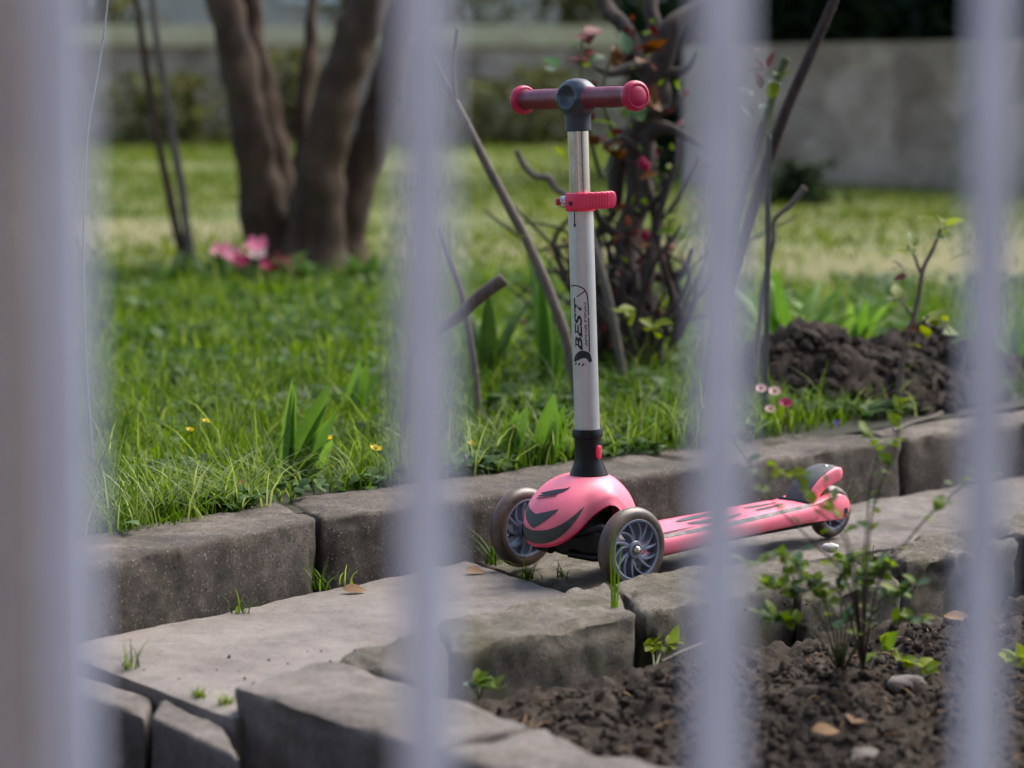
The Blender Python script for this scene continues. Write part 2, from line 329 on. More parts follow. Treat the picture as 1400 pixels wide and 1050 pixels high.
def stone(name, quad, z0, z1, parent, m, r=.011, amp=.003, res=.011, seed=0, chip=.012):
    """a rounded, chipped block over a four-cornered footprint (front-left, front-right, back-right, back-left)"""
    Aq, Bq, Cq, Dq = [Vector((p[0], p[1], 0)) for p in quad]
    Ln = max((Bq-Aq).length, (Cq-Dq).length); Wd = max((Dq-Aq).length, (Cq-Bq).length); H = z1-z0
    nu, nv, nw = [max(3, int(k/res)) for k in (Ln, Wd, H)]
    idx = {}; vs = []; fs = []
    def vid(i, j, k):
        if (i, j, k) in idx: return idx[(i, j, k)]
        p = Vector((i/nu*Ln, j/nv*Wd, k/nw*H))
        wpos = lerp(lerp(Aq, Bq, i/nu), lerp(Dq, Cq, i/nu), j/nv)+Vector((0, 0, z0+p.z))
        ns = noise.noise(wpos*9+Vector((seed, 0, 0))); rr = r*(1+.6*ns)
        q = Vector((min(max(p.x, rr), Ln-rr), min(max(p.y, rr), Wd-rr), min(p.z, H-rr)))
        d = p-q; l = d.length; e = 0
        if l > 1e-9:
            nd = sum(1 for c_ in d if abs(c_) > 1e-9); e = 1. if nd >= 2 else .0
            d = d/l*rr if nd >= 2 else d; p = q+d; dirn = d.normalized()
        else: dirn = Vector((0, 0, 1))
        dig = 0
        near = sum(1 for a_, b_ in ((p.x, Ln), (p.y, Wd)) if min(a_, b_-a_) < 2.4*r) + (1 if H-p.z < 2.4*r else 0)
        if near >= 2:
            dig = chip*max(0, noise.noise(wpos*14+Vector((0, seed*3.1, 5)))+.05)
        p = p+dirn*(amp*fbm(wpos+Vector((seed, 0, 0)), 26, 5)+amp*.7*noise.noise(wpos*6+Vector((0, 0, seed)))-dig*.8)
        a_, b_ = p.x/Ln, p.y/Wd
        wp = lerp(lerp(Aq, Bq, a_), lerp(Dq, Cq, a_), b_); idx[(i, j, k)] = len(vs); vs.append((wp.x, wp.y, z0+p.z))
        return idx[(i, j, k)]
    for i in range(nu):
        for j in range(nv): fs.append((vid(i, j, nw), vid(i+1, j, nw), vid(i+1, j+1, nw), vid(i, j+1, nw)))
        for k in range(nw):
            fs.append((vid(i, 0, k), vid(i+1, 0, k), vid(i+1, 0, k+1), vid(i, 0, k+1)))
            fs.append((vid(i, nv, k), vid(i, nv, k+1), vid(i+1, nv, k+1), vid(i+1, nv, k)))
    for j in range(nv):
        for k in range(nw):
            fs.append((vid(0, j, k), vid(0, j, k+1), vid(0, j+1, k+1), vid(0, j+1, k)))
            fs.append((vid(nu, j, k), vid(nu, j+1, k), vid(nu, j+1, k+1), vid(nu, j, k+1)))
    mb = MB(); mb.add(vs, fs); return mb.build(name, m, parent, angle=60)
def strip(a, b, wd, wd2=None):
    """footprint from a front line a-b with its back offset by wd"""
    a = Vector(a); b = Vector(b); d = (b-a).normalized(); n = Vector((-d.y, d.x)); wd2 = wd2 or wd
    return [a, b, b+n*wd2, a+n*wd]
kerb = tag(empty('kerb', (0, 0, 0)), kind='structure')
stone('kerb_stone', [(-1.12, 2.30), (-.2815, 3.4535), (-.3505, 3.634), (-1.26, 2.41)], -.2, .095, kerb, kerb_m, .009, .0028, .008, 1, .012)
stone('kerb_stone', [(-.2775, 3.4590), (.340, 3.984), (.225, 4.150), (-.345, 3.640)], -.2, .096, kerb, kerb_m, .009, .0028, .008, 2, .014)
stone('kerb_stone', [(.346, 3.990), (.704, 4.326), (.585, 4.495), (.231, 4.157)], -.2, .095, kerb, kerb_m, .010, .003, .009, 3, .016)
stone('kerb_stone', [(.713, 4.334), (1.9, 5.37), (1.77, 5.53), (.594, 4.503)], -.2, .097, kerb, kerb_m, .013, .0035, .014, 4, .012)
path = tag(empty('path', (0, 0, 0)), kind='structure')
stone('paving_slab', [(-.312, 2.655), (.085, 3.375), (-.070, 3.640), (-.590, 3.020)], -.12, .0, path, slab_m, .006, .0016, .012, 11, .006)
stone('paving_slab', [(.098, 3.395), (.40, 3.60), (.27, 3.92), (-.058, 3.652)], -.12, -.004, path, edge_m, .008, .004, .012, 12, .01)
stone('paving_slab', [(.404, 3.602), (1.12, 4.22), (1.10, 4.66), (.274, 3.924)], -.12, -.002, path, step_m, .008, .0035, .012, 13, .01)
stone('paving_slab', [(1.128, 4.228), (1.75, 4.78), (1.75, 5.22), (1.108, 4.668)], -.12, .0, path, step_m, .008, .003, .02, 15, .01)
mb = MB(); mb.grid([[(-.60, 3.02, -.022), (-.32, 2.70, -.022)], [(-.1, 3.66, -.022), (.12, 3.42, -.022)], [(.7, 4.34, -.022), (1.0, 4.1, -.022)], [(1.75, 5.25, -.022), (1.75, 4.8, -.022)]])
mb.build('joint_soil', soil_m, path)
steps = tag(empty('path_step', (0, 0, 0)), kind='structure')
stone('step_stone', [(-.62, 2.955), (-.420, 2.708), (-.424, 2.812), (-.598, 3.015)], -.26, -.012, steps, step_m, .009, .003, .011, 21, .012)
stone('step_stone', [(-.412, 2.700), (-.290, 2.520), (-.325, 2.662), (-.416, 2.800)], -.26, -.010, steps, step_m, .009, .003, .011, 22, .014)
edging = tag(empty('path_edging', (0, 0, 0)), kind='structure')
E1 = [(-.098, 2.692), (-.076, 2.868), (-.097, 3.03), (-.217, 2.840)]
stone('edging_stone', E1, -.26, .030, edging, edge_m, .012, .008, .010, 31, .03)
stone('edging_stone', [(-.074, 2.880), (.164, 3.099), (.132, 3.320), (-.094, 3.038)], -.16, .028, edging, edge_m, .010, .006, .009, 32, .024)
stone('edging_stone', [(.172, 3.112), (.395, 3.335), (.395, 3.535), (.140, 3.328)], -.16, .026, edging, edge_m, .010, .007, .009, 33, .03)
stone('edging_stone', [(.402, 3.300), (.560, 3.430), (.520, 3.640), (.402, 3.540)], -.16, .008, edging, edge_m, .010, .008, .009, 34, .03)
stone('edging_stone', [(.590, 3.560), (.800, 3.740), (.72, 3.845), (.545, 3.665)], -.16, .012, edging, edge_m, .012, .012, .009, 35, .05)
stone('edging_stone', [(.810, 3.750), (1.05, 3.960), (.98, 4.08), (.73, 3.855)], -.16, .018, edging, edge_m, .012, .012, .010, 36, .05)
stone('edging_stone', [(-.314, 2.677), (-.090, 2.415), (.022, 2.508), (-.223, 2.832)], -.26, .031, edging, step_m, .009, .004, .011, 37, .02)
stone('edging_stone', [(-.083, 2.407), (.30, 1.952), (.413, 2.046), (.029, 2.500)], -.26, .030, edging, step_m, .014, .006, .012, 38, .02)
# planting bed
mb = MB(); n = 150; vs = []; fs = []; ids = {}
def bed_z(p):
    return -.024+.018*fbm((p.x, p.y, 0), 7, 4)+.016*fbm((p.x, p.y, 3), 24, 5)+.006*fbm((p.x, p.y, 9), 75, 3)
for i in range(300):
    for j in range(220):
        p = A0+D*(.03+i*.007)+N*(.05+j*.0075)
        ids[i, j] = len(vs); vs.append((p.x, p.y, bed_z(p)))
fs = [(ids[i, j], ids[i+1, j], ids[i+1, j+1], ids[i, j+1]) for i in range(299) for j in range(219)]
mb.add(vs, fs); tag(mb.build('planting_bed', soil_m, angle=180), kind='structure')

mb = MB(); mb.grid([[tuple((A0+D*a_+N*b_).to_3d()+Vector((0, 0, -.045+.02*noise.noise(Vector((a_*4, b_*4, 0)))))) for a_ in np.linspace(1.9, 7, 60)] for b_ in np.linspace(-.34, 2.6, 40)])
tag(mb.build('bed_beyond', soil_m, angle=180), kind='structure')
def bed_at(px, py):
    p = Pz(px, py, -.02); return Vector((p.x, p.y, bed_z(p.xy)))
def clods(name, pts, smin, smax, m, lab, seedv, pw=2):
    rr = random.Random(seedv); mb = MB()
    bmx = bmesh.new(); bmesh.ops.create_icosphere(bmx, subdivisions=1, radius=1); bv = [v.co.copy() for v in bmx.verts]; bf = [tuple(v.index for v in f.verts) for f in bmx.faces]; bmx.free()
    for p in pts:
        s = smin*(smax/smin)**(rr.random()**pw); q = Quaternion((rr.gauss(0, 1), rr.gauss(0, 1), rr.gauss(0, 1), rr.gauss(0, 1))).normalized()
        sc = Vector((rr.uniform(.6, 1.4), rr.uniform(.6, 1.3), rr.uniform(.5, 1)))
        vv = [q @ Vector((v.x*sc.x*rr.uniform(.75, 1.2), v.y*sc.y*rr.uniform(.75, 1.2), v.z*sc.z))*s+Vector(p)+Vector((0, 0, s*.2)) for v in bv]
        mb.add(vv, bf, rr.random())
    return tag(mb.build(name, m, smooth=False), lab, None, None, 'stuff')
pts = []
while len(pts) < 19000:
    p = A0+D*random.uniform(.06, 1.5)+N*random.uniform(.10, .85)
    pts.append((p.x, p.y, bed_z(p)))
o = clods('soil_crumbs', pts, .0011, .0105, soil_m, 'loose dark crumbs and clods of soil in the planting bed', 3, 2.6)
# roots, straw and twig litter on the soil
mb = MB()
for _ in range(330):
    p = A0+D*random.uniform(.08, 1.5)+N*random.uniform(.12, .8); z = bed_z(p)+.006; a_ = random.uniform(0, 6.28); l_ = random.uniform(.008, .04)
    q = Vector((p.x, p.y, z)); d = Vector((math.cos(a_), math.sin(a_), random.uniform(-.1, .35)))*l_
    mb.tube([q, q+d*.5+Vector((random.gauss(0, .003), random.gauss(0, .003), .002)), q+d], [.0008, .0007, .0005], 5)
tag(mb.build('soil_litter', MATS['dead_leaf']), 'dry straw and root scraps littering the planting bed soil', None, None, 'stuff')
# crumbs blown onto the paving
pts = [(p.x, p.y, .0) for p in [A0+D*random.uniform(.02, 1.3)+N*-random.uniform(.02, .25) for _ in range(110)]]
clods('path_crumbs', pts, .0008, .0038, peat_m, 'tiny dark crumbs scattered over the pale paving', 4)

# ------------------------------------------------------------------ far walls, house, hedge
def wall(name, a, b, th, z0, z1, label, cop=.1, copm=None):
    a = Vector(a); b = Vector(b); r0 = wempty(name, (a.x, a.y, z0), label, 'wall')
    d = (b-a); L = d.length; d.normalize(); n = Vector((-d.y, d.x)); rings = []
    nx, nzv = int(L/.16), 8
    def face(off, sg):
        rows = []
        for k in range(nzv+1):
            row = []
            for i in range(nx+1):
                p = a+d*(L*i/nx)+n*off; z = lerp(z0, z1, k/nzv)
                p = p+n*sg*.05*fbm((p.x, p.y, z), 3.2, 5)+Vector((0, 0)); row.append((p.x, p.y, z))
            rows.append(row)
        return rows
    mb = MB(); f = face(0, -1); g = face(th, 1); mb.grid(f); mb.grid(g); mb.grid([f[-1], g[-1]])
    mb.grid([[r_[0] for r_ in f], [r_[0] for r_ in g]]); mb.grid([[r_[-1] for r_ in f], [r_[-1] for r_ in g]])
    mb.build('masonry', wall_m, r0, angle=180)
    if cop:
        k = 0; x = 0
        cm = None
        while x < L-.05:
            l = min(random.uniform(.75, .95), L-x); mb = MB(); c = a+d*(x+l/2)+n*(th/2)
            M = Matrix(((d.x, n.x, 0), (d.y, n.y, 0), (0, 0, 1)))
            mb.box((c.x, c.y, z1+cop/2), (l-.012, th+.08, cop*random.uniform(.94, 1.04)), M)
            mb.build('coping_stone', copm or wall_m, r0, smooth=False); x += l
    return r0
cope_m = concrete('lichen_coping', (.55, .46, .27), (.70, .60, .38), (.78, .70, .48), moss=.3, mosscol=(.52, .46, .16), speck=.2)
wall('garden_wall', (-9, 20.0), (1.25, 20.0), .35, .3, 1.27, 'low grey garden wall with pale mossy coping far behind the tree', .16, cope_m)
wall('stone_wall', (.95, 13.4), (6.6, 9.6), .4, .15, 1.07, 'brown grey rubble wall beneath the dark hedge at the right', .0)
def leafcloud(name, m, n, pts_fn, size, label, cat=None, kind='stuff', parent=None, seedv=1, asp=.55):
    rr = random.Random(seedv); V_ = np.empty((n*4, 3)); vv = np.empty(n*4)
    for i in range(n):
        p = pts_fn(rr); q = Quaternion((rr.gauss(0, 1), rr.gauss(0, 1), rr.gauss(0, 1), rr.gauss(0, 1))).normalized(); s = size*rr.uniform(.6, 1.4)
        for k, c in enumerate(((-.5, 0, 0), (0, -asp/2, .1), (.5, 0, 0), (0, asp/2, .1))):
            V_[i*4+k] = q @ (Vector(c)*s)+Vector(p)
        vv[i*4:i*4+4] = rr.random()
    mb = MB(); mb.v = [tuple(x) for x in V_]; mb.f = [(4*i, 4*i+1, 4*i+2, 4*i+3) for i in range(n)]; mb.var = list(vv)
    o = mb.build(name, m, parent, smooth=False)
    if parent is None: tag(o, label, cat, None, kind)
    return o
def hedge_pt(rr):
    t_ = rr.random(); base = lerp(Vector((.6, 14.3)), Vector((7.4, 10.3)), t_)+Vector((.56, .83))*rr.uniform(0, 1.1)
    top = 2.3+.5*noise.noise(Vector((t_*9, 0, 0))); return (base.x, base.y, .3+(top-.3)*rr.random()**.8)
h_e = wempty('hedge', (3.5, 12.6, .25), 'dark evergreen hedge rising above the rubble wall at the right', 'hedge')
leafcloud('foliage', hedge_m, 30000, hedge_pt, .17, '', parent=h_e, seedv=5)
mb = MB()
for i in range(9):
    p = lerp(Vector((.8, 14.7)), Vector((7.2, 10.9)), i/8); mb.tube([(p.x, p.y, .2), (p.x+.05, p.y+.1, 1.1), (p.x, p.y, 2.1)], [.05, .04, .015], 6)
mb.build('stems', trunk_m, h_e)
plaster_m = concrete('grey_plaster', (.34, .30, .25), (.44, .39, .33), (.52, .47, .40), speck=.1)
hs = wempty('house', (-3, 27, .4), 'grey rendered house far beyond the garden wall', 'house')
MB().box((-3, 30, 3.2), (14, 6, 6)).build('wall', plaster_m, hs, smooth=False)
mb = MB(); mb.add([(-10.3, 26.7, 6.2), (4.3, 26.7, 6.2), (4.3, 33.3, 6.2), (-10.3, 33.3, 6.2), (-8, 30, 8.6), (2, 30, 8.6)], [(0, 1, 5, 4), (1, 2, 5), (2, 3, 4, 5), (3, 0, 4), (3, 2, 1, 0)])
mb.build('roof', plain('roof_tile', (.16, .07, .05), .8), hs, smooth=False)
glass_m = plain('window_glass', (.03, .035, .04), .1, bmp=0); frame_m = plain('window_paint', (.6, .6, .58), .5)
for x in (-8.2, -5.2, -2.0, 1.6):
    for z in (2.6, 5.0):
        mb = MB()
        for dx, dz, sx, sz in ((-.5, 0, .08, 1.3), (.5, 0, .08, 1.3), (0, .62, .92, .08), (0, -.62, .92, .08), (0, 0, .06, 1.16)):
            mb.box((x+dx, 26.97, z+dz), (sx, .08, sz))
        f_ = mb.build('window', frame_m, hs, smooth=False); f_['world_pts'] = list(hs.location)
        pn = MB().box((x, 26.985, z), (1.0, .02, 1.24)).build('pane', glass_m, f_, off=hs.location, smooth=False)
for k, (x, y, hgt, rad, sd_) in enumerate(((-5.9, 21.3, 2.2, .8, 3), (-3.85, 21.2, 2.4, .7, 4), (-.9, 21.4, 2.3, .8, 6), (.7, 21.0, 2.6, .7, 7))):
    b_ = wempty('shrub', (x, y, .5), ('olive shrub behind the far wall, left of the thin saplings', 'olive shrub behind the far wall, above the thin saplings', 'olive shrub behind the far wall, just left of the scooter', 'olive shrub behind the far wall, above the red rose leaves')[k], 'shrub', 'shrubs behind the garden wall')
    def pf(rr, x=x, y=y, hgt=hgt, rad=rad):
        q = Vector((rr.gauss(0, .5), rr.gauss(0, .5), rr.random())); return (x+q.x*rad, y+q.y*rad*.6, .5+q.z*hgt)
    leafcloud('foliage', shrub_m, 1300, pf, .16, '', parent=b_, seedv=sd_)
    mb = MB()
    for q in range(4): mb.tube([(x+random.uniform(-.1, .1), y, .45), (x+random.uniform(-.5, .5), y+random.uniform(-.3, .3), .5+hgt*.85)], [.03, .008], 5)
    mb.build('stems', trunk_m, b_)

for k, (px, Y, hgt, rad, mm, lab) in enumerate(((205, 19.0, .55, .5, shrub_m, 'green bush at the foot of the far wall, left of the saplings'), (262, 19.2, .55, .4, shrub_m, 'olive bush at the foot of the far wall, right of the saplings'), (398, 19.2, .75, .35, shrub_m, 'olive bush at the foot of the far wall, seen between the trunks'), (655, 19.1, .5, .6, shrub_m, 'low olive bush at the foot of the far wall, left of the handlebar'), (745, 19.0, .6, .4, shrub_m, 'green bush at the foot of the far wall, behind the left grip'), (1085, 11.35, .2, .16, hedge_m, 'small dark bush at the foot of the rubble wall, right of the thorny cane'))):
    x = (px-700)/F_PX*Y; z = lawn_z(x, Y); b_ = wempty('bush', (x, Y, z), lab, 'bush', 'bushes at the foot of the walls')
    def pf(rr, x=x, Y=Y, hgt=hgt, rad=rad, z=z):
        q = Vector((rr.gauss(0, .5), rr.gauss(0, .35), rr.random()**1.3)); return (x+q.x*rad*(1.1-.5*q.z), Y+q.y*rad, z+q.z*hgt)
    leafcloud('foliage', mm, 420, pf, .10 if Y > 15 else .06, '', parent=b_, seedv=60+k)
    mb = MB()
    for q in range(4): mb.tube([(x+random.uniform(-.05, .05), Y, z-.02), (x+random.uniform(-.3, .3)*rad, Y, z+hgt*.5), (x+random.uniform(-.6, .6)*rad, Y, z+hgt*.9)], [.014, .009, .003], 5)
    mb.build('stems', trunk_m, b_)

# ------------------------------------------------------------------ street side behind the fence
mb = MB(); mb.grid([[(x, y, -.235) for x in (-16, 0, 16)] for y in (-7, -3, .55)]); tag(mb.build('pavement', slab_m), kind='structure')
sh = wempty('added_shade_house', (0, -6.5, -.24), 'unseen brown rendered house added across the pavement to block sky light', 'house')  # unseen house added behind the camera to keep sky light off near faces
brown_m = concrete('brown_render', (.09, .07, .055), (.125, .10, .08), (.16, .13, .105), speck=.05)
MB().box((0, -8.5, 4.3), (30, 4, 9.1)).build('wall', brown_m, sh, smooth=False)
MB().box((0, -8.5, 9.0), (30.6, 4.8, .25)).build('roof', MATS['roof_tile'], sh, smooth=False)
for x in range(-12, 13, 4):
    for z in (1.6, 4.6, 7.2):
        mb = MB()
        for dx, dz, sx, sz in ((-.6, 0, .1, 1.7), (.6, 0, .1, 1.7), (0, .8, 1.1, .1), (0, -.8, 1.1, .1), (0, 0, .07, 1.5)): mb.box((x+dx, -6.47, z+dz), (sx, .1, sz))
        f_ = mb.build('window', frame_m, sh, smooth=False); MB().box((x, -6.485, z), (1.15, .03, 1.55)).build('pane', glass_m, f_, off=sh.location, smooth=False)

# ------------------------------------------------------------------ grass
def blades(name, m, XY, Z, hgt, wid, lean, label, seedv, curl=1.0):
    r_ = np.random.default_rng(seedv); n = len(XY); az = r_.uniform(0, 2*np.pi, n); fa = az+r_.normal(0, .6, n)+np.pi/2
    dx, dy = np.cos(az), np.sin(az); wx, wy = np.cos(fa), np.sin(fa); ln = lean*r_.uniform(.2, 1.3, n)
    V_ = np.zeros((n, 7, 3)); lev = [0, .35, .7, 1.]
    for k, l in enumerate(lev):
        b_ = ln*l**2*curl; up = hgt*l*(1-.35*np.clip(ln, 0, 2)*l*.6); ox = dx*b_*hgt; oy = dy*b_*hgt; ww = wid*(1-.75*l**1.5)*.5
        if k < 3:
            for s_, j in ((-1, 2*k), (1, 2*k+1)):
                V_[:, j, 0] = XY[:, 0]+ox+s_*wx*ww; V_[:, j, 1] = XY[:, 1]+oy+s_*wy*ww; V_[:, j, 2] = Z+up
        else:
            V_[:, 6, 0] = XY[:, 0]+ox; V_[:, 6, 1] = XY[:, 1]+oy; V_[:, 6, 2] = Z+up
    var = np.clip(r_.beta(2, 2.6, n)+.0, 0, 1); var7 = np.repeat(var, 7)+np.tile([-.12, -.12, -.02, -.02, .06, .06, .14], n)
    me = bpy.data.meshes.new(name); nf = n*3
    base = np.arange(n)*7
    loops = np.stack([base, base+1, base+3, base+2, base+2, base+3, base+5, base+4, base+4, base+5, base+6], 1).ravel()
    ltot = np.tile([4, 4, 3], n); lst = np.concatenate([[0], np.cumsum(ltot)[:-1]])
    me.vertices.add(n*7); me.vertices.foreach_set('co', V_.ravel()); me.loops.add(len(loops)); me.loops.foreach_set('vertex_index', loops)
    me.polygons.add(nf); me.polygons.foreach_set('loop_start', lst); me.polygons.foreach_set('loop_total', ltot); me.update(calc_edges=True)
    me.polygons.foreach_set('use_smooth', np.ones(nf, bool))
    at = me.attributes.new('var', 'FLOAT', 'POINT'); at.data.foreach_set('value', np.clip(var7, 0, 1).astype(np.float32)); me.materials.append(m)
    o = bpy.data.objects.new(name, me); COL.objects.link(o); return tag(o, label, None, None, 'stuff')
MOUND = [(.60, 4.86, .20, .145), (.86, 5.02, .19, .12), (.74, 4.80, .2, .09), (1.0, 5.06, .14, .06)]
def mound_h(x, y):
    return max(h_*max(0, 1-((x-a)**2+(y-b_)**2)/r_**2)**.8 for a, b_, r_, h_ in MOUND)
def scatter(n, y0, y1, half, rng_, keep=None):
    """points within the strip of garden the picture looks along"""
    out = []
    while len(out) < n:
        y = math.sqrt(rng_.uniform(y0*y0, y1*y1)); x = rng_.uniform(-half, half)*y
        if rng_.random() < .22: x = rng_.uniform(-half*2.4, half*2.4)*y
        if y < kerb_y(x)+.15*1.3+.02: continue
        if mound_h(x, y) > .015: continue
        if abs(x+.325) < .06 and y < 3.99 and rng_.random() < .78: continue
        if keep and not keep(x, y): continue
        out.append((x, y))
    return np.array(out)
def zs(XY): return np.array([lawn_z(x, y)-.004 for x, y in XY])
r2 = random.Random(21)
def clump(x, y): return noise.noise(Vector((x*5, y*5, 7)))*.5+noise.noise(Vector((x*13, y*13, 2)))*.4
XY = scatter(27500, 3.3, 5.2, .25, r2, lambda x, y: clump(x, y) > r2.uniform(-.5, .5) - (.45 if x < -.1 else -.05))
hh = np.array([(.046+.036*max(-.6, clump(x, y)))*r2.uniform(.5, 1.6)*(1.9 if r2.random() < .07 else 1) for x, y in XY])
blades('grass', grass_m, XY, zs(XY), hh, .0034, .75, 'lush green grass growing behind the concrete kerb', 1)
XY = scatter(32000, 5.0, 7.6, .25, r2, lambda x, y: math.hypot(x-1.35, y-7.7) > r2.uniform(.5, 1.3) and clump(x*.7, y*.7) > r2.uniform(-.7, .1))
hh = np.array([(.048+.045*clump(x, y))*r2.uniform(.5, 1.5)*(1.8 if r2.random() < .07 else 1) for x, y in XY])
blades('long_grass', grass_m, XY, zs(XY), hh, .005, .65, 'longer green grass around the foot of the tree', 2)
def wornf(x, y): return noise.fractal(Vector((x*.55+3, y*.55, 0)), 1, 2, 4)
XY = scatter(41000, 7.2, 20, .24, r2, lambda x, y: wornf(x, y) < r2.uniform(-.1, .5) and min(math.hypot(x-a, y-b_)/c_+.5*noise.noise(Vector((x*2, y*2, 0))) for a, b_, c_ in BARE) > r2.uniform(.0, 1.25))
hh = np.array([.035*r2.uniform(.5, 1.4) for _ in XY])
blades('mown_grass', lawnblade_m, XY, zs(XY), hh, .012, .6, 'short yellow green mown lawn reaching to the far walls', 3)
# long arching blades hanging over the kerb edge at the left
XY = []
while len(XY) < 1100:
    x = r2.uniform(-1.1, 1.0); y = kerb_y(x)+r2.uniform(.19, .40)+abs(r2.gauss(0, .05)); 
    if abs(x+.325) < .06 and r2.random() < .8: continue
    if (x > -.25 and r2.random() > .33) or (x > .45 and r2.random() < .8): continue
    XY.append((x, y))
XY = np.array(XY); hh = np.array([r2.uniform(.05, .135) for _ in XY])
blades('arching_grass', paleblade_m, XY, zs(XY), hh, .0034, 1.3, 'long pale blades arching towards the kerb edge', 4)
# ground cover leaves
def cover(name, n, y0, y1, size, label, seedv, keep, m=cover_m):
    rr = random.Random(seedv); P = scatter(n, y0, y1, .25, rr, keep); V_ = []; F_ = []; va = []
    for x, y in P:
        s = size*rr.uniform(.5, 1.35); az = rr.uniform(0, 6.283); ti = rr.uniform(.0, .75); z = lawn_z(x, y)+rr.uniform(.003, .024)
        ux, uy = math.cos(az), math.sin(az); n0 = len(V_); v_ = rr.random()
        for l, wv, up in ((0, .12, 0), (.35, .5, .18), (.75, .42, .16), (1., .06, -.05)):
            for sg in (-1, 1):
                V_.append((x+ux*l*s*math.cos(ti)-uy*sg*wv*s, y+uy*l*s*math.cos(ti)+ux*sg*wv*s, z+l*s*math.sin(ti)+up*s*.5+abs(sg)*wv*s*.18)); va.append(v_)
        for k in range(3): F_.append((n0+2*k, n0+2*k+1, n0+2*k+3, n0+2*k+2))
    mb = MB(); mb.v = V_; mb.f = F_; mb.var = va; return tag(mb.build(name, m, angle=180), label, None, None, 'stuff')
cover('ground_cover', 9500, 3.3, 5.4, .021, 'low round-leaved ground cover between the grass and the kerb', 8, lambda x, y: noise.noise(Vector((x*6, y*6, 1))) > .12-.5*max(0, .5-(y-kerb_y(x))))
cover('clover_leaves', 6500, 4.6, 7.4, .032, 'blue green clover leaves mixed into the longer grass', 9, lambda x, y: noise.noise(Vector((x*3, y*3, 1))) > -.1)

# ------------------------------------------------------------------ heap of soil
mb = MB(); rows = []
for i in range(80):
    row = []
    for j in range(60):
        x = .32+i*.011; y = 4.56+j*.012; hgt = mound_h(x, y)
        z = lawn_z(x, y)-.01+hgt+(.028*fbm((x, y, 0), 11, 4)+.022*fbm((x, y, 4), 34, 4))*(1 if hgt > .002 else 0); row.append((x, y, z))
    rows.append(row)
mb.grid(rows); hp = wempty('soil_heap', (.72, 4.88, .1), 'heap of dark crumbly soil behind the kerb at the right', 'soil heap'); mb.build('earth', peat_m, hp, angle=180)
pts = []
while len(pts) < 1700:
    x = random.uniform(.35, 1.15); y = random.uniform(4.58, 5.2); hgt = mound_h(x, y)
    if hgt > .004: pts.append((x, y, lawn_z(x, y)-.01+hgt))
rr = random.Random(5); mb2 = clods('clods', pts, .003, .024, peat_m, None, 6); mb2.parent = hp; mb2.location = -Vector(hp.location)

# ------------------------------------------------------------------ leaves and plants
def leafmesh(name, m, shape='rose', fold=.2, droop=.25):
    """one leaf, base at the origin, pointing +x, unit long"""
    if shape == 'rose': prof = [(0, .03), (.15, .2), (.35, .33), (.6, .31), (.82, .17), (1, .01)]
    elif shape == 'blade': prof = [(0, .07), (.2, .10), (.5, .13), (.78, .10), (1, .008)]
    elif shape == 'petal': prof = [(0, .08), (.3, .25), (.65, .38), (.9, .28), (1, .12)]
    else: prof = [(0, .05), (.2, .17), (.45, .22), (.7, .17), (1, .01)]
    mb = MB(); rows = []
    for l, wv in prof:
        z = -droop*l*l; rows.append([(l, -wv, z+fold*wv), (l, -wv*.5, z+fold*wv*.4), (l, 0, z), (l, wv*.5, z+fold*wv*.4), (l, wv, z+fold*wv)])
    mb.grid(rows); return mb.mesh(name, m, angle=180)
LM = {k: leafmesh('leaf', m_, s_) for k, m_, s_ in (('weed', weed_m, 'rose'), ('blue', weedblue_m, 'rose'), ('lime', lime_m, 'rose'), ('red', red_m, 'rose'), ('amber', amber_m, 'rose'), ('dead', dead_m, 'rose'), ('green', tulip_m, 'other'))}
def orient(loc, d, up, size):
    d = Vector(d).normalized(); up = Vector(up); up = (up-d*up.dot(d)); up = up.normalized() if up.length > 1e-4 else d.orthogonal().normalized(); y = up.cross(d)
    M = Matrix(((d.x, y.x, up.x, 0), (d.y, y.y, up.y, 0), (d.z, y.z, up.z, 0), (0, 0, 0, 1)))
    return Matrix.Translation(Vector(loc)) @ M @ Matrix.Diagonal((size, size, size, 1))
RL = random.Random(77)
def rdir(up=.2): return Vector((RL.uniform(-1, 1), RL.uniform(-1, 1), RL.uniform(-.3, .6)+up)).normalized()
def leaf_at(parent, kind, p, size, d=None, up=None):
    return place('leaf', LM[kind], parent, orient(p, d or rdir(), up or Vector((RL.uniform(-.5, .5), RL.uniform(-.8, .2), 1)), size))
def rootp(px, Y): 
    x = (px-700)/F_PX*Y; return Vector((x, Y, lawn_z(x, Y)-.01))

# multi-stemmed tree
TY = 7.7; s_ = TY/F_PX
tb = rootp(415, TY); tree = wempty('tree', tb, 'dark multi-stemmed tree with thick leaning trunks on the lawn', 'tree')
def trunkpart(name, pts, rads, parent, m=trunk_m, n=18, rough=.02):
    c = cr(pts, 8); k = len(c); rr_ = [np.interp(i/(k-1), np.linspace(0, 1, len(rads)), rads) for i in range(k)]
    mb = MB(); mb.tube(c, rr_, n)
    mb.v = [tuple(Vector(p)+Vector((noise.noise(Vector(p)*12), noise.noise(Vector(p)*12+Vector((9, 0, 0))), 0))*rough) for p in mb.v]
    return mb.build(name, m, parent, angle=180)
def TV(px, py, dy=0): return V(px, py, TY+dy)
gz = tb.z
trunkpart('trunk', [TV(378, 398, -.05), TV(372, 340, -.05), TV(352, 240, -.06), TV(332, 125, -.05), TV(306, 0, 0), TV(275, -150, .1), TV(262, -380, .2), TV(230, -620, .3)], [.115, .082, .066, .060, .058, .050, .04, .015], tree)
trunkpart('trunk', [TV(385, 395, .06), TV(385, 300, .08), TV(368, 180, .12), TV(345, 60, .16), TV(340, -60, .2), TV(360, -300, .3), TV(350, -560, .5)], [.09, .075, .055, .045, .042, .03, .01], tree)
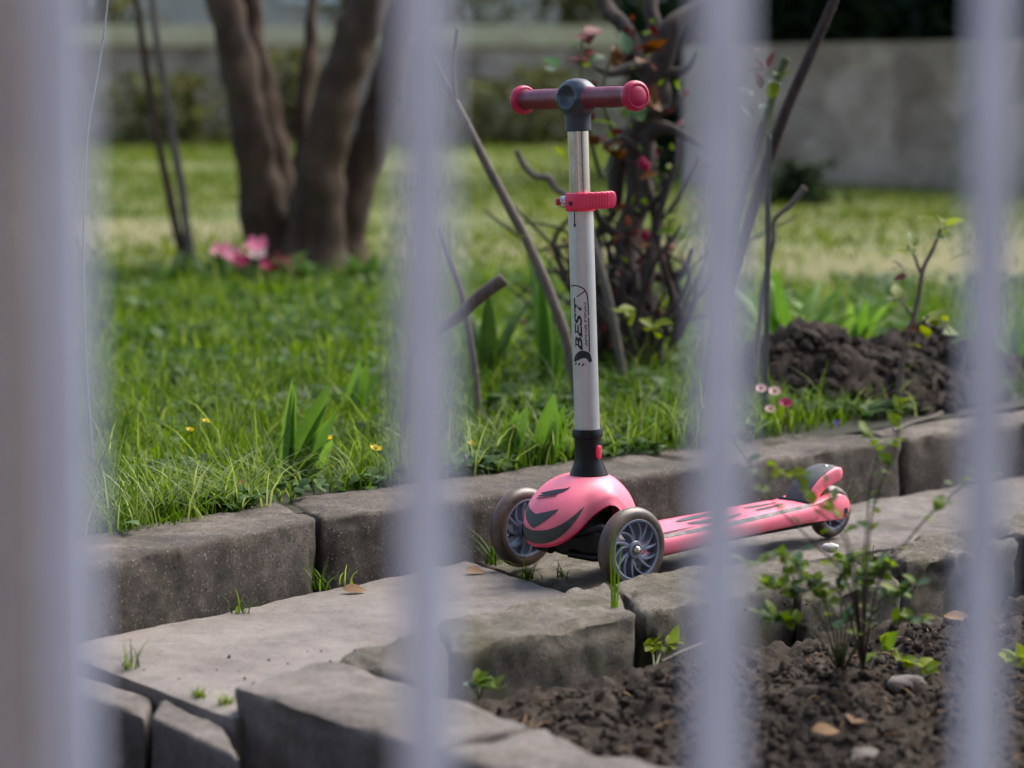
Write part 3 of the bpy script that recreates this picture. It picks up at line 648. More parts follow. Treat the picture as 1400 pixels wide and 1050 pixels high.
trunkpart('trunk', [TV(424, 400, -.08), TV(428, 330, -.10), TV(440, 225, -.12), TV(468, 105, -.12), TV(505, 0, -.1), TV(545, -140, 0), TV(575, -380, .1), TV(640, -650, .1)], [.14, .098, .074, .068, .064, .052, .04, .012], tree)
trunkpart('trunk', [TV(460, 402, .02), TV(470, 335, .03), TV(494, 235, .05), TV(526, 125, .06), TV(556, 0, .1), TV(600, -200, .2), TV(690, -500, .3)], [.10, .075, .060, .054, .050, .04, .012], tree)
trunkpart('branch', [TV(415, 330, .1), TV(412, 240, .15), TV(418, 120, .2), TV(428, 40, .25), TV(430, -100, .3)], [.03, .032, .027, .022, .01], tree)
for a_, b_ in (((262, -380), (60, -640)), ((575, -380), (470, -620)), ((360, -300), (430, -520)), ((600, -200), (760, -420)), ((270, -150), (150, -330))):
    trunkpart('branch', [TV(*a_, .15), TV((a_[0]+b_[0])/2+10, (a_[1]+b_[1])/2-20, .3), TV(*b_, .5)], [.022, .015, .004], tree, n=8)
def crownpt(rr): return TV(rr.gauss(400, 170), rr.uniform(-700, -330), rr.uniform(-.5, .9))
leafcloud('crown', weed_m, 900, crownpt, .05, '', parent=tree, seedv=15)
for k, (pp, lab) in enumerate(([[(252, 365), (232, 270), (212, 170), (192, 40), (180, -80), (170, -300)], 'thin bare sapling stem left of the tree, leaning further left'], [[(262, 365), (248, 260), (232, 160), (212, 30), (205, -90), (215, -280)], 'thin bare sapling stem left of the tree, nearer the trunk'])):
    r0 = rootp(pp[0][0], TY-.1); sp_ = wempty('sapling', r0, lab, 'sapling', 'thin saplings beside the tree')
    trunkpart('trunk', [r0]+[V(*q, TY-.1) for q in pp], [.017, .015, .014, .013, .011, .008, .004], sp_, twig_m if k else trunk_m, 8, .004)
    trunkpart('branch', [V(*pp[4], TY-.1), V(pp[4][0]+50, pp[4][1]-120, TY)], [.009, .003], sp_, twig_m, 6, .002)

def petioles(parent, m, r=.0011, reach=.3):
    off = Vector(parent['world_pts']); pts = []
    for ch in parent.children:
        if ch.name.split('.')[0] in ('trunk', 'branch', 'stem'): pts += [v.co.copy() for v in ch.data.vertices]
    kd = __import__('mathutils').kdtree.KDTree(len(pts))
    for i, p in enumerate(pts): kd.insert(p, i)
    kd.balance(); mb = MB()
    for ch in parent.children:
        if ch.name.split('.')[0] in ('leaf', 'hip'):
            p = ch.matrix_local.translation if ch.name.startswith('leaf') else sum((v.co for v in ch.data.vertices), Vector())/len(ch.data.vertices)
            q, _, d = kd.find(p)
            if .004 < d < reach: mb.tube([q, (p+q)/2+Vector((0, 0, -.06*d)), p], [r*1.4, r, r*.8], 5)
    if mb.v: tag(mb.build('leaf_stalks', m, parent, off=(0, 0, 0)), kind='stuff')
# broad-leaved plants behind the heap and in the border
def broadplant(name, label, cat, px, Y, n, hmin, hmax, wk, m, spread, group=None, sd_=1, basez=None):
    rr = random.Random(sd_); p0 = rootp(px, Y); e_ = wempty(name, p0, label, cat, group)
    for k in range(n):
        az = 2*math.pi*k/n+rr.uniform(-.5, .5); h_ = rr.uniform(hmin, hmax); d = Vector((math.cos(az), math.sin(az), 0)); sp = spread*rr.uniform(.5, 1.3)
        side = Vector((-d.y, d.x, 0)); side = (side+d*rr.uniform(-.5, .5)).normalized(); w_ = h_*wk*rr.uniform(.8, 1.2); rows = []
        for i in range(9):
            l = i/8; c = p0+d*(.008+sp*h_*l**1.7)+Vector((0, 0, h_*(l-.18*sp*l**3)))
            ww = w_*math.sin(math.pi*min(1, (.14+l*.86))**.9)*(1 if l < .97 else .3); fold = -d*ww*.45
            rows.append([c-side*ww-fold, c-side*ww*.5-fold*.35, c, c+side*ww*.5-fold*.35, c+side*ww-fold])
        mb = MB(); mb.grid(rows); mb.var = [min(1, max(0, rr.uniform(.2, .8)))]*len(mb.v); mb.build('leaf', m, e_, angle=180)
    return e_
# pink flowers at the tree's foot
fc = V(345, 385, 7.2); fc.z = lawn_z(fc.x, fc.y); pf_ = wempty('primrose_clump', fc, 'clump of pink flowers and red leaves at the foot of the tree', 'flowers')
def flower(parent, p, size, m, n=5, upd=None):
    upd = (upd or Vector((0, -.6, .8))).normalized(); a = upd.orthogonal().normalized(); b = upd.cross(a); mb = MB()
    prof = [(0, .06), (.35, .26), (.7, .38), (.92, .26), (1, .08)]
    for k in range(n):
        q = 2*math.pi*k/n; d = a*math.cos(q)+b*math.sin(q); s = b*math.cos(q)-a*math.sin(q)
        mb.grid([[Vector(p)+d*l*size+s*wv*sg*size+upd*size*(.35*l*l) for sg in (-1, 0, 1)] for l, wv in prof])
    return mb.build('blossom', m, parent, angle=180)
for px, py, m_, sz in ((303, 344, pinkp_m, .034), (318, 350, pinkp_m, .038), (330, 358, crim_m, .03), (351, 336, pinkp_m, .036), (352, 348, palep_m, .03), (366, 363, crim_m, .024)):
    flower(pf_, V(px, py, 7.2+random.uniform(-.05, .05)), sz, m_)
mb = MB()
for px, py in ((305, 350), (320, 355), (332, 362), (351, 345), (368, 366)): mb.tube([fc, (fc+V(px, py, 7.2))/2+Vector((0, 0, .01)), V(px, py, 7.2)], .004, 5)
mb.build('stems', green_stem_m, pf_)
for px, py, k in ((370, 358, 'red'), (378, 372, 'red'), (362, 375, 'red'), (395, 362, 'green'), (415, 358, 'amber'), (300, 378, 'blue'), (285, 372, 'blue'), (270, 380, 'blue'), (318, 385, 'green'), (335, 382, 'lime'), (262, 392, 'blue'), (295, 392, 'blue'), (405, 372, 'red'), (345, 395, 'green')):
    leaf_at(pf_, k, V(px, py, 7.15), .07)

for px, Y, lb, q in ((300, 7.25, 'dark leafy plant left of the pink flowers under the tree', 51), (425, 7.2, 'dark leafy plant against the middle trunk of the tree', 52), (500, 7.3, 'dark leafy plant right of the tree trunks', 53), (235, 7.3, 'dark leafy plant under the thin saplings', 54)):
    broadplant('leafy_plant', lb, 'plant', px, Y, 16, .06, .14, .16, cover_m, 1.0, sd_=q)
# rose bush with gnarled trunk
RY = 5.25; rb = rootp(872, RY); rose = wempty('rose_bush', rb, 'old gnarled rose bush with reddish young leaves behind the scooter', 'rose bush')
def RV(px, py, dy=0): return V(px, py, RY+dy)
trunkpart('trunk', [rb+Vector((0, 0, -.02)), RV(868, 440), RV(858, 350, .02), RV(868, 260, .03), RV(875, 190, .02), RV(893, 120), RV(872, 70, .03), RV(845, 35, .05), RV(815, -10, .1), RV(790, -90, .1)], [.040, .034, .028, .026, .028, .036, .026, .018, .013, .007], rose, rosebark_m, 14, .022)
trunkpart('trunk', [rb+Vector((-.06, .05, -.02)), RV(825, 430, .05), RV(815, 350, .06), RV(835, 290, .05), RV(850, 210, .05), RV(880, 150, .04)], [.026, .021, .017, .015, .017, .017], rose, rosebark_m, 10, .016)
trunkpart('trunk', [rb+Vector((.04, -.05, -.02)), RV(892, 440, -.08), RV(884, 370, -.06), RV(896, 300, -.03), RV(880, 235, -.03), RV(890, 165), RV(886, 120)], [.024, .018, .015, .014, .015, .016, .014], rose, rosebark_m, 10, .014)
for a_, b_, c_ in (((878, 210), (850, 190), (828, 196)), ((884, 150), (915, 150), (930, 128)), ((868, 290), (905, 268), (912, 240)), ((852, 330), (820, 300), (812, 262)), ((874, 90), (836, 100), (816, 92)), ((898, 100), (935, 96), (955, 70)), ((884, 380), (930, 372), (948, 340))):
    trunkpart('branch', [RV(*a_, -.02), RV(*b_, -.05), RV(*c_, -.07)], [.013, .009, .005], rose, rosebark_m, 8, .008)
trunkpart('branch', [RV(893, 125), RV(905, 85, -.02), RV(925, 40, -.02), RV(945, 15), RV(985, -5, .02), RV(1020, -60)], [.03, .026, .024, .017, .012, .006], rose, rosebark_m, 10, .016)
trunkpart('branch', [RV(880, 80, .02), RV(896, 40, .04), RV(890, 5, .05), RV(905, -60, .1)], [.022, .018, .015, .006], rose, rosebark_m, 8, .006)
trunkpart('branch', [RV(878, 190), RV(905, 175, -.03), RV(935, 185, -.05), RV(965, 200, -.05)], [.022, .016, .010, .006], rose, rosebark_m, 8, .004)
trunkpart('branch', [RV(935, 440, -.1), RV(905, 360, -.1), RV(900, 300, -.1), RV(922, 230, -.08), RV(926, 190, -.06)], [.010, .008, .008, .007, .005], rose, cane_m, 7, .003)
trunkpart('branch', [RV(905, 300, -.1), RV(935, 260, -.08), RV(958, 215, -.06)], [.006, .005, .003], rose, cane_m, 6, .002)
trunkpart('branch', [RV(842, 190, -.12), RV(828, 150, -.15), RV(826, 110, -.15), RV(838, 72, -.15)], [.006, .005, .004, .003], rose, green_stem_m, 6, .002)
trunkpart('branch', [RV(842, 200, -.12), RV(822, 240, -.16), RV(800, 150, -.2), RV(794, 100, -.2), RV(797, 48, -.2)], [.006, .006, .005, .004, .003], rose, green_stem_m, 6, .002)
rq = random.Random(31)
for k in range(58):
    a_ = Vector((rq.uniform(790, 930), rq.uniform(430, 500))); ang = rq.gauss(0, .6); ln = rq.uniform(50, 170)
    b_ = a_+Vector((math.sin(ang), -math.cos(ang)))*ln; c_ = b_+Vector((math.sin(ang+rq.gauss(0, .9)), -math.cos(ang+rq.gauss(0, .9))))*ln*.6
    dy = rq.uniform(-.18, .2); r0 = rq.uniform(.003, .011)
    trunkpart('branch', [RV(*a_, dy), RV(*((a_+b_)/2+Vector((rq.uniform(-9, 9), 0))), dy), RV(*b_, dy+rq.uniform(-.05, .05)), RV(*c_, dy+rq.uniform(-.08, .08))], [r0, r0*.8, r0*.6, r0*.3], rose, rosebark_m if k % 3 else cane_m, 5, .004)
for px, py, k, sz in ((782, 52, 'red', .045), (800, 48, 'red', .045), (806, 60, 'red', .04), (792, 78, 'amber', .035), (778, 80, 'red', .04), (762, 92, 'blue', .045), (755, 98, 'blue', .03), (800, 78, 'red', .035), (815, 72, 'red', .03), (828, 78, 'blue', .035), (838, 70, 'red', .04), (858, 74, 'blue', .04), (868, 68, 'red', .05), (880, 76, 'amber', .05), (874, 86, 'amber', .045), (840, 92, 'amber', .035), (790, 90, 'amber', .035), (835, 88, 'amber', .03),
                      (848, 160, 'weed', .04), (842, 172, 'weed', .045), (878, 165, 'blue', .05), (865, 158, 'red', .03), (893, 150, 'amber', .05), (905, 152, 'amber', .04), (818, 198, 'amber', .05), (812, 200, 'red', .04), (840, 205, 'amber', .05), (852, 208, 'amber', .045), (826, 204, 'amber', .04), (874, 245, 'amber', .035), (838, 185, 'red', .03), (905, 305, 'weed', .035), (898, 318, 'weed', .035), (915, 300, 'lime', .03), (885, 318, 'red', .03), (890, 335, 'amber', .03), (930, 330, 'weed', .03), (858, 140, 'weed', .035)):
    leaf_at(rose, k, RV(px, py, -.18), sz*1.25)
for px, py in ((878, 223), (883, 228), (882, 322)):
    mb = MB(); mb.lathe([(.001, -.011), (.007, -.008), (.010, 0), (.008, .008), (.003, .011), (.005, .014)], 10, Matrix.Translation(RV(px, py, -.16))); mb.build('hip', crim_m, rose)
petioles(rose, cane_m, .0016)
for px, py, sz in ((848, 428, .05), (858, 432, .05), (868, 422, .05), (880, 440, .05), (892, 444, .055), (902, 450, .05), (885, 452, .045), (910, 440, .045), (875, 436, .04), (898, 462, .04), (862, 446, .04)):
    leaf_at(rose, 'lime', V(px, py, 4.75), sz*.85)
mb = MB(); 
for px, py in ((855, 432), (885, 446), (905, 452)): mb.tube([RV(885, 500, -.35), V((885+px)/2, 475, 4.8), V(px, py, 4.75)], .003, 5)
mb.build('branch', green_stem_m, rose)

def rosept(rr):
    if rr.random() < .5: return RV(rr.gauss(845, 45), rr.gauss(400, 60), rr.uniform(-.2, .2))
    return RV(rr.gauss(865, 55), rr.uniform(20, 340), rr.uniform(-.2, .2))
tag(leafcloud('foliage', red_m, 120, rosept, .028, '', parent=rose, seedv=41), kind='stuff')
tag(leafcloud('foliage', weed_m, 90, rosept, .024, '', parent=rose, seedv=42), kind='stuff')
# canes, sticks and stems standing in the border
def stem_thing(name, label, cat, pts, rads, m, Y, n=8, group=None, thorns=0, root=None, rough=.002):
    P_ = [V(*q, Y) if len(q) == 2 else V(*q[:2], q[2]) for q in pts]
    base = root if root is not None else P_[-1]
    e_ = wempty(name, base, label, cat, group); trunkpart('stem', P_, rads, e_, m, n, rough)
    if thorns:
        c = cr(P_, 8); mb = MB(); rt = random.Random(thorns)
        for i in range(3, len(c)-1, 2):
            d = Vector((rt.uniform(-1, 1), rt.uniform(-1, 1), .3)).normalized(); mb.tube([c[i], c[i]+d*.011, c[i]+d*.02+Vector((0, 0, -.003))], [.003, .0018, .0003], 5)
        tag(mb.build('thorns', m, e_), kind='stuff')
    return e_
stem_thing('bramble_cane', 'dark thorny cane slanting up to the top edge', 'cane', [(1190, -140), (1140, 0), (1092, 110), (1052, 215), (1018, 320), (985, 430), (968, 540)], [.007, .0095, .0108, .0112, .0112, .0115, .0115], cane_m, 4.72, 8, thorns=4)
e_ = stem_thing('rose_cane', 'cut green rose cane with red buds beside the thorny cane', 'rose cane', [(1074, 78), (1060, 120), (1040, 190), (1015, 260), (1000, 325), (985, 420), (975, 545)], [.009, .0085, .009, .010, .010, .011, .011], green_stem_m, 4.66, 8)
trunkpart('branch', [V(1042, 165, 4.66), V(1030, 200, 4.64), V(1025, 225, 4.62)], [.004, .004, .003], e_, cane_m, 6, .001)
for px, py, k, sz, d in ((1050, 92, 'red', .024, (.2, 0, 1)), (1043, 96, 'red', .022, (-.5, 0, 1)), (1064, 112, 'weed', .03, None), (1072, 118, 'blue', .03, None), (1030, 130, 'blue', .03, None), (1022, 122, 'blue', .035, None), (1040, 150, 'blue', .03, None), (1040, 122, 'amber', .028, (-.2, 0, 1)), (1052, 135, 'weed', .03, (.3, 0, 1)), (1036, 108, 'red', .02, None), (1062, 100, 'weed', .02, None), (1030, 160, 'blue', .028, None), (1020, 70, 'red', .03, None), (1018, 98, 'red', .03, None)):
    leaf_at(e_, k, V(px, py, 4.64), sz*1.3, d)
petioles(e_, green_stem_m, .0012)
stem_thing('garden_stake', 'thin upright dark green stake right of the third bar', 'stake', [(1052, 184), (1050, 260), (1049, 380), (1047, 500), (1046, 560)], [.005, .0058, .0058, .0058, .0058], plain('dark_stake', (.045, .05, .04), .7, var=.3), 4.55, 7)
stem_thing('curved_cane', 'short curved cane beside the thin upright stake', 'cane', [(1102, 256), (1082, 280), (1060, 300), (1058, 330), (1050, 360), (1040, 420), (1030, 540)], [.007, .006, .005, .005, .005, .006, .006], twig_m, 4.75, 6)
e_ = stem_thing('bare_stick', 'long bare stick slanting across the lawn left of the scooter', 'stick', [(586, 70), (612, 122), (648, 190), (690, 270), (728, 345), (765, 435), (782, 500), (790, 560)], [.005, .007, .0085, .009, .0095, .010, .010, .010], twig_m, 4.55, 8)
trunkpart('branch', [V(622, 138, 4.55), V(619, 90, 4.54), V(624, 38, 4.52)], [.005, .0045, .003], e_, twig_m, 6, .001)
leaf_at(e_, 'lime', V(720, 322, 4.55), .02)
stem_thing('cut_branch', 'cut brown branch poking out of the grass beside the second bar', 'branch', [(689, 381), (660, 402), (625, 432), (592, 456), (568, 488), (560, 545), (560, 606)], [.0125, .0125, .0115, .010, .009, .009, .009], bark('cut_branch_bark', (.05, .035, .03), (.2, .15, .125), 90, .4), 4.3, 9)
stem_thing('thin_stick', 'thin grey stick leaning behind the second bar', 'stick', [(598, 312), (615, 360), (630, 400), (640, 450), (650, 520), (654, 580)], [.004, .006, .0065, .007, .007, .007], twig_m, 4.5, 6)
stem_thing('crooked_branch', 'crooked grey branch curling left behind the scooter tube', 'branch', [(706, 206), (716, 225), (732, 240), (750, 243), (760, 258), (775, 268), (800, 300), (830, 400), (850, 500), (853, 545)], [.006, .007, .007, .0075, .007, .007, .008, .009, .009, .009], twig_m, 5.0, 7)
stem_thing('pale_stalk', 'thin pale stalk rising beside the leftmost bar', 'stalk', [(150, -20), (140, 60), (128, 130), (119, 190), (114, 330), (118, 500), (128, 640)], [.0012, .0018, .002, .002, .002, .002, .002], palestem_m, 3.62, 6, rough=0.)
# young sapling with lime leaves at the right
e_ = stem_thing('young_shrub', 'slender young shrub with lime leaves right of the soil heap', 'shrub', [(1287, 312), (1276, 340), (1262, 368), (1257, 400), (1250, 430), (1240, 470), (1232, 510), (1226, 570)], [.003, .004, .0045, .005, .005, .0055, .006, .006], twig_m, 4.62, 7)
trunkpart('branch', [V(1258, 372, 4.62), V(1250, 350, 4.6), V(1240, 335, 4.6)], [.003, .003, .002], e_, twig_m, 6, .001)
trunkpart('branch', [V(1248, 432, 4.62), V(1238, 420, 4.6), V(1228, 408, 4.6)], [.003, .003, .002], e_, twig_m, 6, .001)
trunkpart('branch', [V(1244, 455, 4.62), V(1262, 440, 4.6), V(1278, 430, 4.58), V(1300, 455, 4.56)], [.003, .003, .002, .0015], e_, twig_m, 6, .001)
for px, py, k, sz in ((1288, 300, 'lime', .03), (1278, 298, 'lime', .03), (1294, 308, 'lime', .028), (1284, 312, 'weed', .025), (1240, 342, 'weed', .03), (1232, 338, 'lime', .035), (1250, 338, 'weed', .028), (1228, 348, 'lime', .028), (1246, 352, 'weed', .025), (1236, 370, 'amber', .022), (1240, 378, 'red', .02), (1228, 366, 'amber', .02), (1228, 410, 'lime', .03), (1222, 414, 'weed', .025), (1300, 330, 'blue', .028), (1306, 322, 'weed', .025), (1298, 358, 'weed', .028), (1280, 425, 'lime', .035), (1274, 438, 'lime', .035), (1282, 446, 'lime', .03), (1268, 462, 'lime', .025), (1258, 475, 'lime', .025), (1300, 470, 'weed', .03), (1310, 455, 'weed', .03), (1262, 450, 'amber', .025)):
    leaf_at(e_, k, V(px, py, 4.6), sz*1.5)
petioles(e_, twig_m, .0012)
broadplant('leafy_plant', 'broad-leaved green plant behind the middle of the soil heap', 'plant', 1165, 5.35, 18, .10, .20, .095, tulip_m, .8, sd_=2)
broadplant('leafy_plant', 'broad-leaved green plant just right of the thin upright stake', 'plant', 1085, 5.3, 18, .12, .27, .085, tulip_m, .7, sd_=3)
broadplant('leafy_plant', 'broad-leaved green plant half hidden by the rightmost bar', 'plant', 1392, 5.2, 8, .1, .2, .15, tulip_m, .6, sd_=4)
broadplant('leafy_plant', 'narrow upright green leaves between the stick and the scooter tube', 'plant', 752, 4.9, 8, .2, .34, .05, tulip_m, .22, sd_=5)
broadplant('leafy_plant', 'dark green leaf clump right of the second bar below the stick', 'plant', 668, 5.1, 10, .12, .22, .09, cover_m, .5, sd_=6)
TG = 'young tulip plants behind the kerb'
tp = empty('x', (0, 0, 0)); bpy.data.objects.remove(tp)
def tulip(px, Y, leaves, label, m=tulip_m):
    """leaves: (height, bend, width, azimuth)"""
    p0 = rootp(px, Y); e_ = wempty('tulip_plant', p0, label, 'tulip', TG); rr = random.Random(px)
    for h_, be, w_, azd, off in leaves:
        h_ *= 1.12; w_ *= 1.25
        az = R(azd); d = Vector((math.cos(az), math.sin(az), 0)); side = Vector((1, .15*rr.uniform(-1, 1), 0)).normalized() if abs(math.sin(az)) > .3 else Vector((.72, -.7, 0)).normalized(); rows = []
        for i in range(13):
            l = i/12; c = p0+Vector((off, 0, 0))+d*(be*h_*l**1.4)+Vector((0, 0, h_*l)); ww = w_*(math.sin(math.pi*(.13+.87*l)**.85)**.8+.02)
            f_ = Vector((0, -1, 0))*ww*.55
            rows.append([c-side*ww+f_, c-side*ww*.55+f_*.3, c, c+side*ww*.55+f_*.3, c+side*ww+f_])
        mb = MB(); mb.grid(rows); mb.var = [rr.uniform(.35, .7)]*len(mb.v); mb.build('leaf', m, e_, angle=180)
    return e_
tulip(398, 3.84, [(.158, -.10, .009, 180, -.018), (.150, -.06, .012, 180, -.008), (.145, .06, .007, 0, -.004), (.148, .36, .017, 20, .0), (.112, .56, .021, -15, .004), (.130, .42, .008, 10, .0), (.075, .75, .016, -30, .012), (.06, .2, .016, -90, .02)], 'young tulip with pointed upright leaves just behind the kerb crack')
tulip(690, 4.02, [(.10, .35, .020, 10, 0), (.095, -.2, .014, 180, 0), (.08, .1, .016, -90, .01)], 'low young tulip with broad leaf left of the scooter tube')
tulip(742, 4.05, [(.115, -.15, .024, 180, 0), (.10, .25, .014, 0, .01), (.08, .5, .012, -20, 0)], 'young tulip with one broad leaf beside the scooter tube')
tulip(480, 4.5, [(.11, .25, .018, 0, 0), (.12, -.2, .016, 180, -.01), (.10, .5, .014, 15, 0)], 'young tulip further back in the grass near the second bar')
# small flowers
FG = 'little yellow celandines in the grass'
def small_flower(px, py, Y, m, size, label, cat='flower', group=None, name='yellow_flower', n=6, upd=None):
    p = V(px, py, Y); g0 = Vector((p.x+.006, p.y+.01, lawn_z(p.x, p.y)-.01)); e_ = wempty(name, g0, label, cat, group)
    MB().tube([g0, (g0+p)/2+Vector((.003, 0, .004)), p], .0011, 5).build('stem', green_stem_m, e_)
    o = flower(e_, p, size, m, n, upd); MB().lathe([(.0008, -.001), (size*.25, .0), (size*.2, size*.3), (.0005, size*.36)], 8, Matrix.Translation(p)).build('flower_centre', amber_m, e_)
    return e_
UP = Vector((0, -.25, 1))
for px, py, Y, s2, lb in ((447, 599, 3.86, .0095, 'yellow flower just right of the young tulip by the kerb crack'), (514, 614, 3.88, .0105, 'yellow flower on the kerb edge left of the second bar'), (298, 665, 3.70, .008, 'yellow flower low in the grass above the left kerb stone'), (645, 607, 4.02, .008, 'yellow flower behind the dark peg on the kerb'), (431, 621, 3.84, .007, 'small yellow bud low at the foot of the young tulip'), (260, 588, 4.0, .007, 'small yellow flower deep in the grass left of the tulip'), (282, 576, 4.05, .007, 'small yellow flower behind the grass left of the tulip')):
    small_flower(px, py, Y, yel_m, s2, lb, group=FG, upd=Vector((.2, -.3, 1)))
small_flower(338, 660, 3.72, crim_m, .009, 'single crimson daisy left of the young tulip', 'daisy', name='daisy')
small_flower(1040, 532, 4.42, palep_m, .011, 'pale pink daisy at the left end of the soil heap', 'daisy', name='daisy', n=9)
small_flower(1059, 536, 4.42, palep_m, .012, 'paler daisy between the pink and the crimson ones', 'daisy', name='daisy', n=9)
small_flower(1074, 552, 4.38, crim_m, .012, 'crimson daisy below the pale ones by the soil heap', 'daisy', name='daisy', n=9)
small_flower(1053, 560, 4.36, palep_m, .010, 'lowest pale daisy on the kerb edge by the heap', 'daisy', name='daisy', n=9)
small_flower(1143, 578, 4.48, violet_m, .006, 'tiny violet flower on the kerb edge in front of the heap', 'violet', name='violet')
broadplant('daisy_leaves', 'low rosette of green leaves under the pale daisies', 'plant', 1062, 4.46, 16, .04, .08, .14, weed_m, .9, sd_=9)

# ------------------------------------------------------------------ plants in the near bed
def twiggy(name, label, base, stems, leafk, Y0, group=None, lsz=.02, dens=2, sd_=4, stemm=None, r0=.0015):
    e_ = wempty(name, base, label, 'plant', group); rr = random.Random(sd_)
    for st in stems:
        pts = [base]+[V(*q[:2], q[2] if len(q) > 2 else Y0) for q in st]; c = cr(pts, 6); k = len(c)
        mb = MB(); mb.tube(c, [r0*(1-.65*i/(k-1)) for i in range(k)], 6); mb.build('stem', stemm or cane_m, e_)
        for i in range(int(k*.3), k):
            for _ in range(dens if i > k*.55 else (1 if rr.random() < dens*.3 else 0)):
                if rr.random() < .55:
                    kd = rr.choice(leafk); leaf_at(e_, kd, c[i]+Vector((rr.uniform(-1, 1), rr.uniform(-1, 1), rr.uniform(-.5, 1)))*.004, lsz*rr.uniform(.6, 1.3), Vector((rr.uniform(-1, 1), rr.uniform(-1, .6), rr.uniform(-.1, .9))))
    return e_
base1 = bed_at(1180, 925)
twiggy('young_rose', 'sprawling leafy young rose in the soil in front of the scooter deck', base1, [
    [(1160, 800), (1110, 740), (1060, 690), (1020, 625), (985, 575)], [(1165, 790), (1150, 730), (1110, 690), (1085, 650), (1050, 640)], [(1180, 790), (1185, 720), (1190, 660), (1200, 620), (1185, 590)],
    [(1200, 800), (1240, 740), (1285, 690), (1330, 655), (1375, 640)], [(1185, 780), (1195, 690), (1225, 610), (1228, 545)], [(1150, 815), (1100, 790), (1070, 765), (1020, 770)],
    [(1170, 790), (1160, 740), (1140, 700), (1128, 660)]], ['weed', 'weed', 'blue', 'lime'], 2.66, lsz=.017, dens=2, sd_=4)
base2 = bed_at(1150, 915)
twiggy('weed_clump', 'low bushy green weed on the dark soil below the deck', base2, [
    [(1120, 840), (1080, 810), (1045, 800)], [(1130, 830), (1100, 790), (1090, 770)], [(1150, 830), (1150, 790), (1160, 765)], [(1170, 830), (1195, 790), (1215, 775)], [(1190, 845), (1225, 815), (1250, 800)],
    [(1110, 860), (1070, 850), (1040, 840)], [(1190, 860), (1230, 850), (1255, 850)], [(1160, 840), (1180, 810), (1185, 790)], [(1140, 840), (1120, 815), (1110, 800)]], ['weed', 'weed', 'weed', 'blue'], 2.78, lsz=.018, dens=5, sd_=5, stemm=green_stem_m)
base3 = bed_at(1235, 905)
twiggy('weed_sprig', 'short weed sprig with lime leaf tips nearer the bars', base3, [[(1225, 890, 2.98), (1235, 908, 2.96), (1262, 918, 2.95)], [(1210, 880, 2.98), (1200, 905, 2.96)]], ['lime', 'weed'], 2.97, lsz=.026, dens=2, sd_=6, stemm=green_stem_m)
base4 = bed_at(655, 950)
twiggy('weed_sprig', 'small two-leaved sprig beside the mossy edging stone', base4, [[(652, 935, 2.86), (645, 940, 2.85)], [(668, 925, 2.86), (680, 945, 2.85)]], ['weed', 'blue'], 2.86, lsz=.022, dens=2, sd_=7, stemm=green_stem_m)
base5 = bed_at(895, 905)
twiggy('weed_sprig', 'tiny yellow green sprig at the foot of the broken edging stone', base5, [[(892, 890, 3.12), (888, 880, 3.12)], [(905, 890, 3.12), (918, 884, 3.12)]], ['lime', 'weed'], 3.12, lsz=.022, dens=2, sd_=8, stemm=green_stem_m)
base6 = bed_at(1395, 905)
twiggy('weed_sprig', 'yellow green sprig at the right edge beyond the last bar', base6, [[(1392, 896, 2.98), (1402, 905, 2.96)], [(1380, 905, 2.98), (1375, 915, 2.97)]], ['lime'], 2.97, lsz=.026, dens=2, sd_=10, stemm=green_stem_m)
# grass tufts in joints
TFG = 'grass tufts rooted in the joints of the paving'
def tuft(p, n, hmin, hmax, label, lean=.9, wd=.0026, sd_=1, m=grass_m, dirb=None):
    rr = random.Random(sd_); mb = MB(); p = Vector(p)
    for k in range(n):
        az = rr.uniform(0, 6.283) if dirb is None else dirb+rr.gauss(0, .7); d = Vector((math.cos(az), math.sin(az), 0)); h_ = rr.uniform(hmin, hmax); be = lean*rr.uniform(.4, 1.2)
        o = p+Vector((rr.gauss(0, .006), rr.gauss(0, .006), 0)); sdv = Vector((-d.y, d.x, 0)); v_ = rr.uniform(.2, 1)
        rows = []
        for i in range(7):
            l = i/6; c = o+d*(be*h_*l**1.6)+Vector((0, 0, h_*(l-.45*be*l*l))); ww = wd*.5*(1-.8*l); rows.append([c-sdv*ww, c+sdv*ww])
        n0 = len(mb.v); mb.grid(rows); mb.var[n0:] = [v_]*(len(mb.v)-n0)
    o = mb.build('grass_tuft', m, angle=180); return tag(o, label, 'grass tuft', TFG)
tuft(Pz(438, 806, 0), 26, .02, .06, 'grass tuft at the foot of the kerb crack', sd_=2)
tuft(Pz(470, 800, 0), 12, .02, .055, 'thin grass tuft under the brown leaf by the kerb crack', sd_=3, dirb=0)
tuft(Pz(330, 838, 0), 14, .02, .05, 'flat grass blades in the joint below the left kerb stone', lean=1.4, sd_=4)
tuft(Pz(172, 915, 0), 16, .02, .05, 'pale grass tuft on the step corner by the leftmost bar', sd_=5)
tuft(Pz(275, 952, 0), 34, .006, .016, 'short moss-like tuft behind the front step stone', sd_=6, m=weed_m)
tuft(Pz(308, 962, 0), 26, .006, .02, 'short green tuft against the corner edging block', sd_=7, m=weed_m)
tuft(Pz(672, 772, 0), 30, .03, .075, 'grass tuft between the kerb and the far front wheel', sd_=8)
tuft(Pz(722, 792, 0), 34, .02, .055, 'grass tuft in the slab joint below the far front wheel', sd_=9, lean=1.2)
tuft(Pz(770, 790, 0), 18, .02, .05, 'thin grass tuft beside the near front wheel', sd_=10, lean=1.1)
tuft(Pz(925, 722, 0), 12, .03, .07, 'grass tuft against the kerb behind the pink deck', sd_=11)
tuft(Pz(1150, 695, 0), 16, .02, .05, 'grass tuft against the kerb behind the rear wheel', sd_=12)
tuft(Pz(838, 856, 0), 3, .10, .155, 'few upright blades in the gap before the near front wheel', lean=.10, wd=.0045, sd_=13)
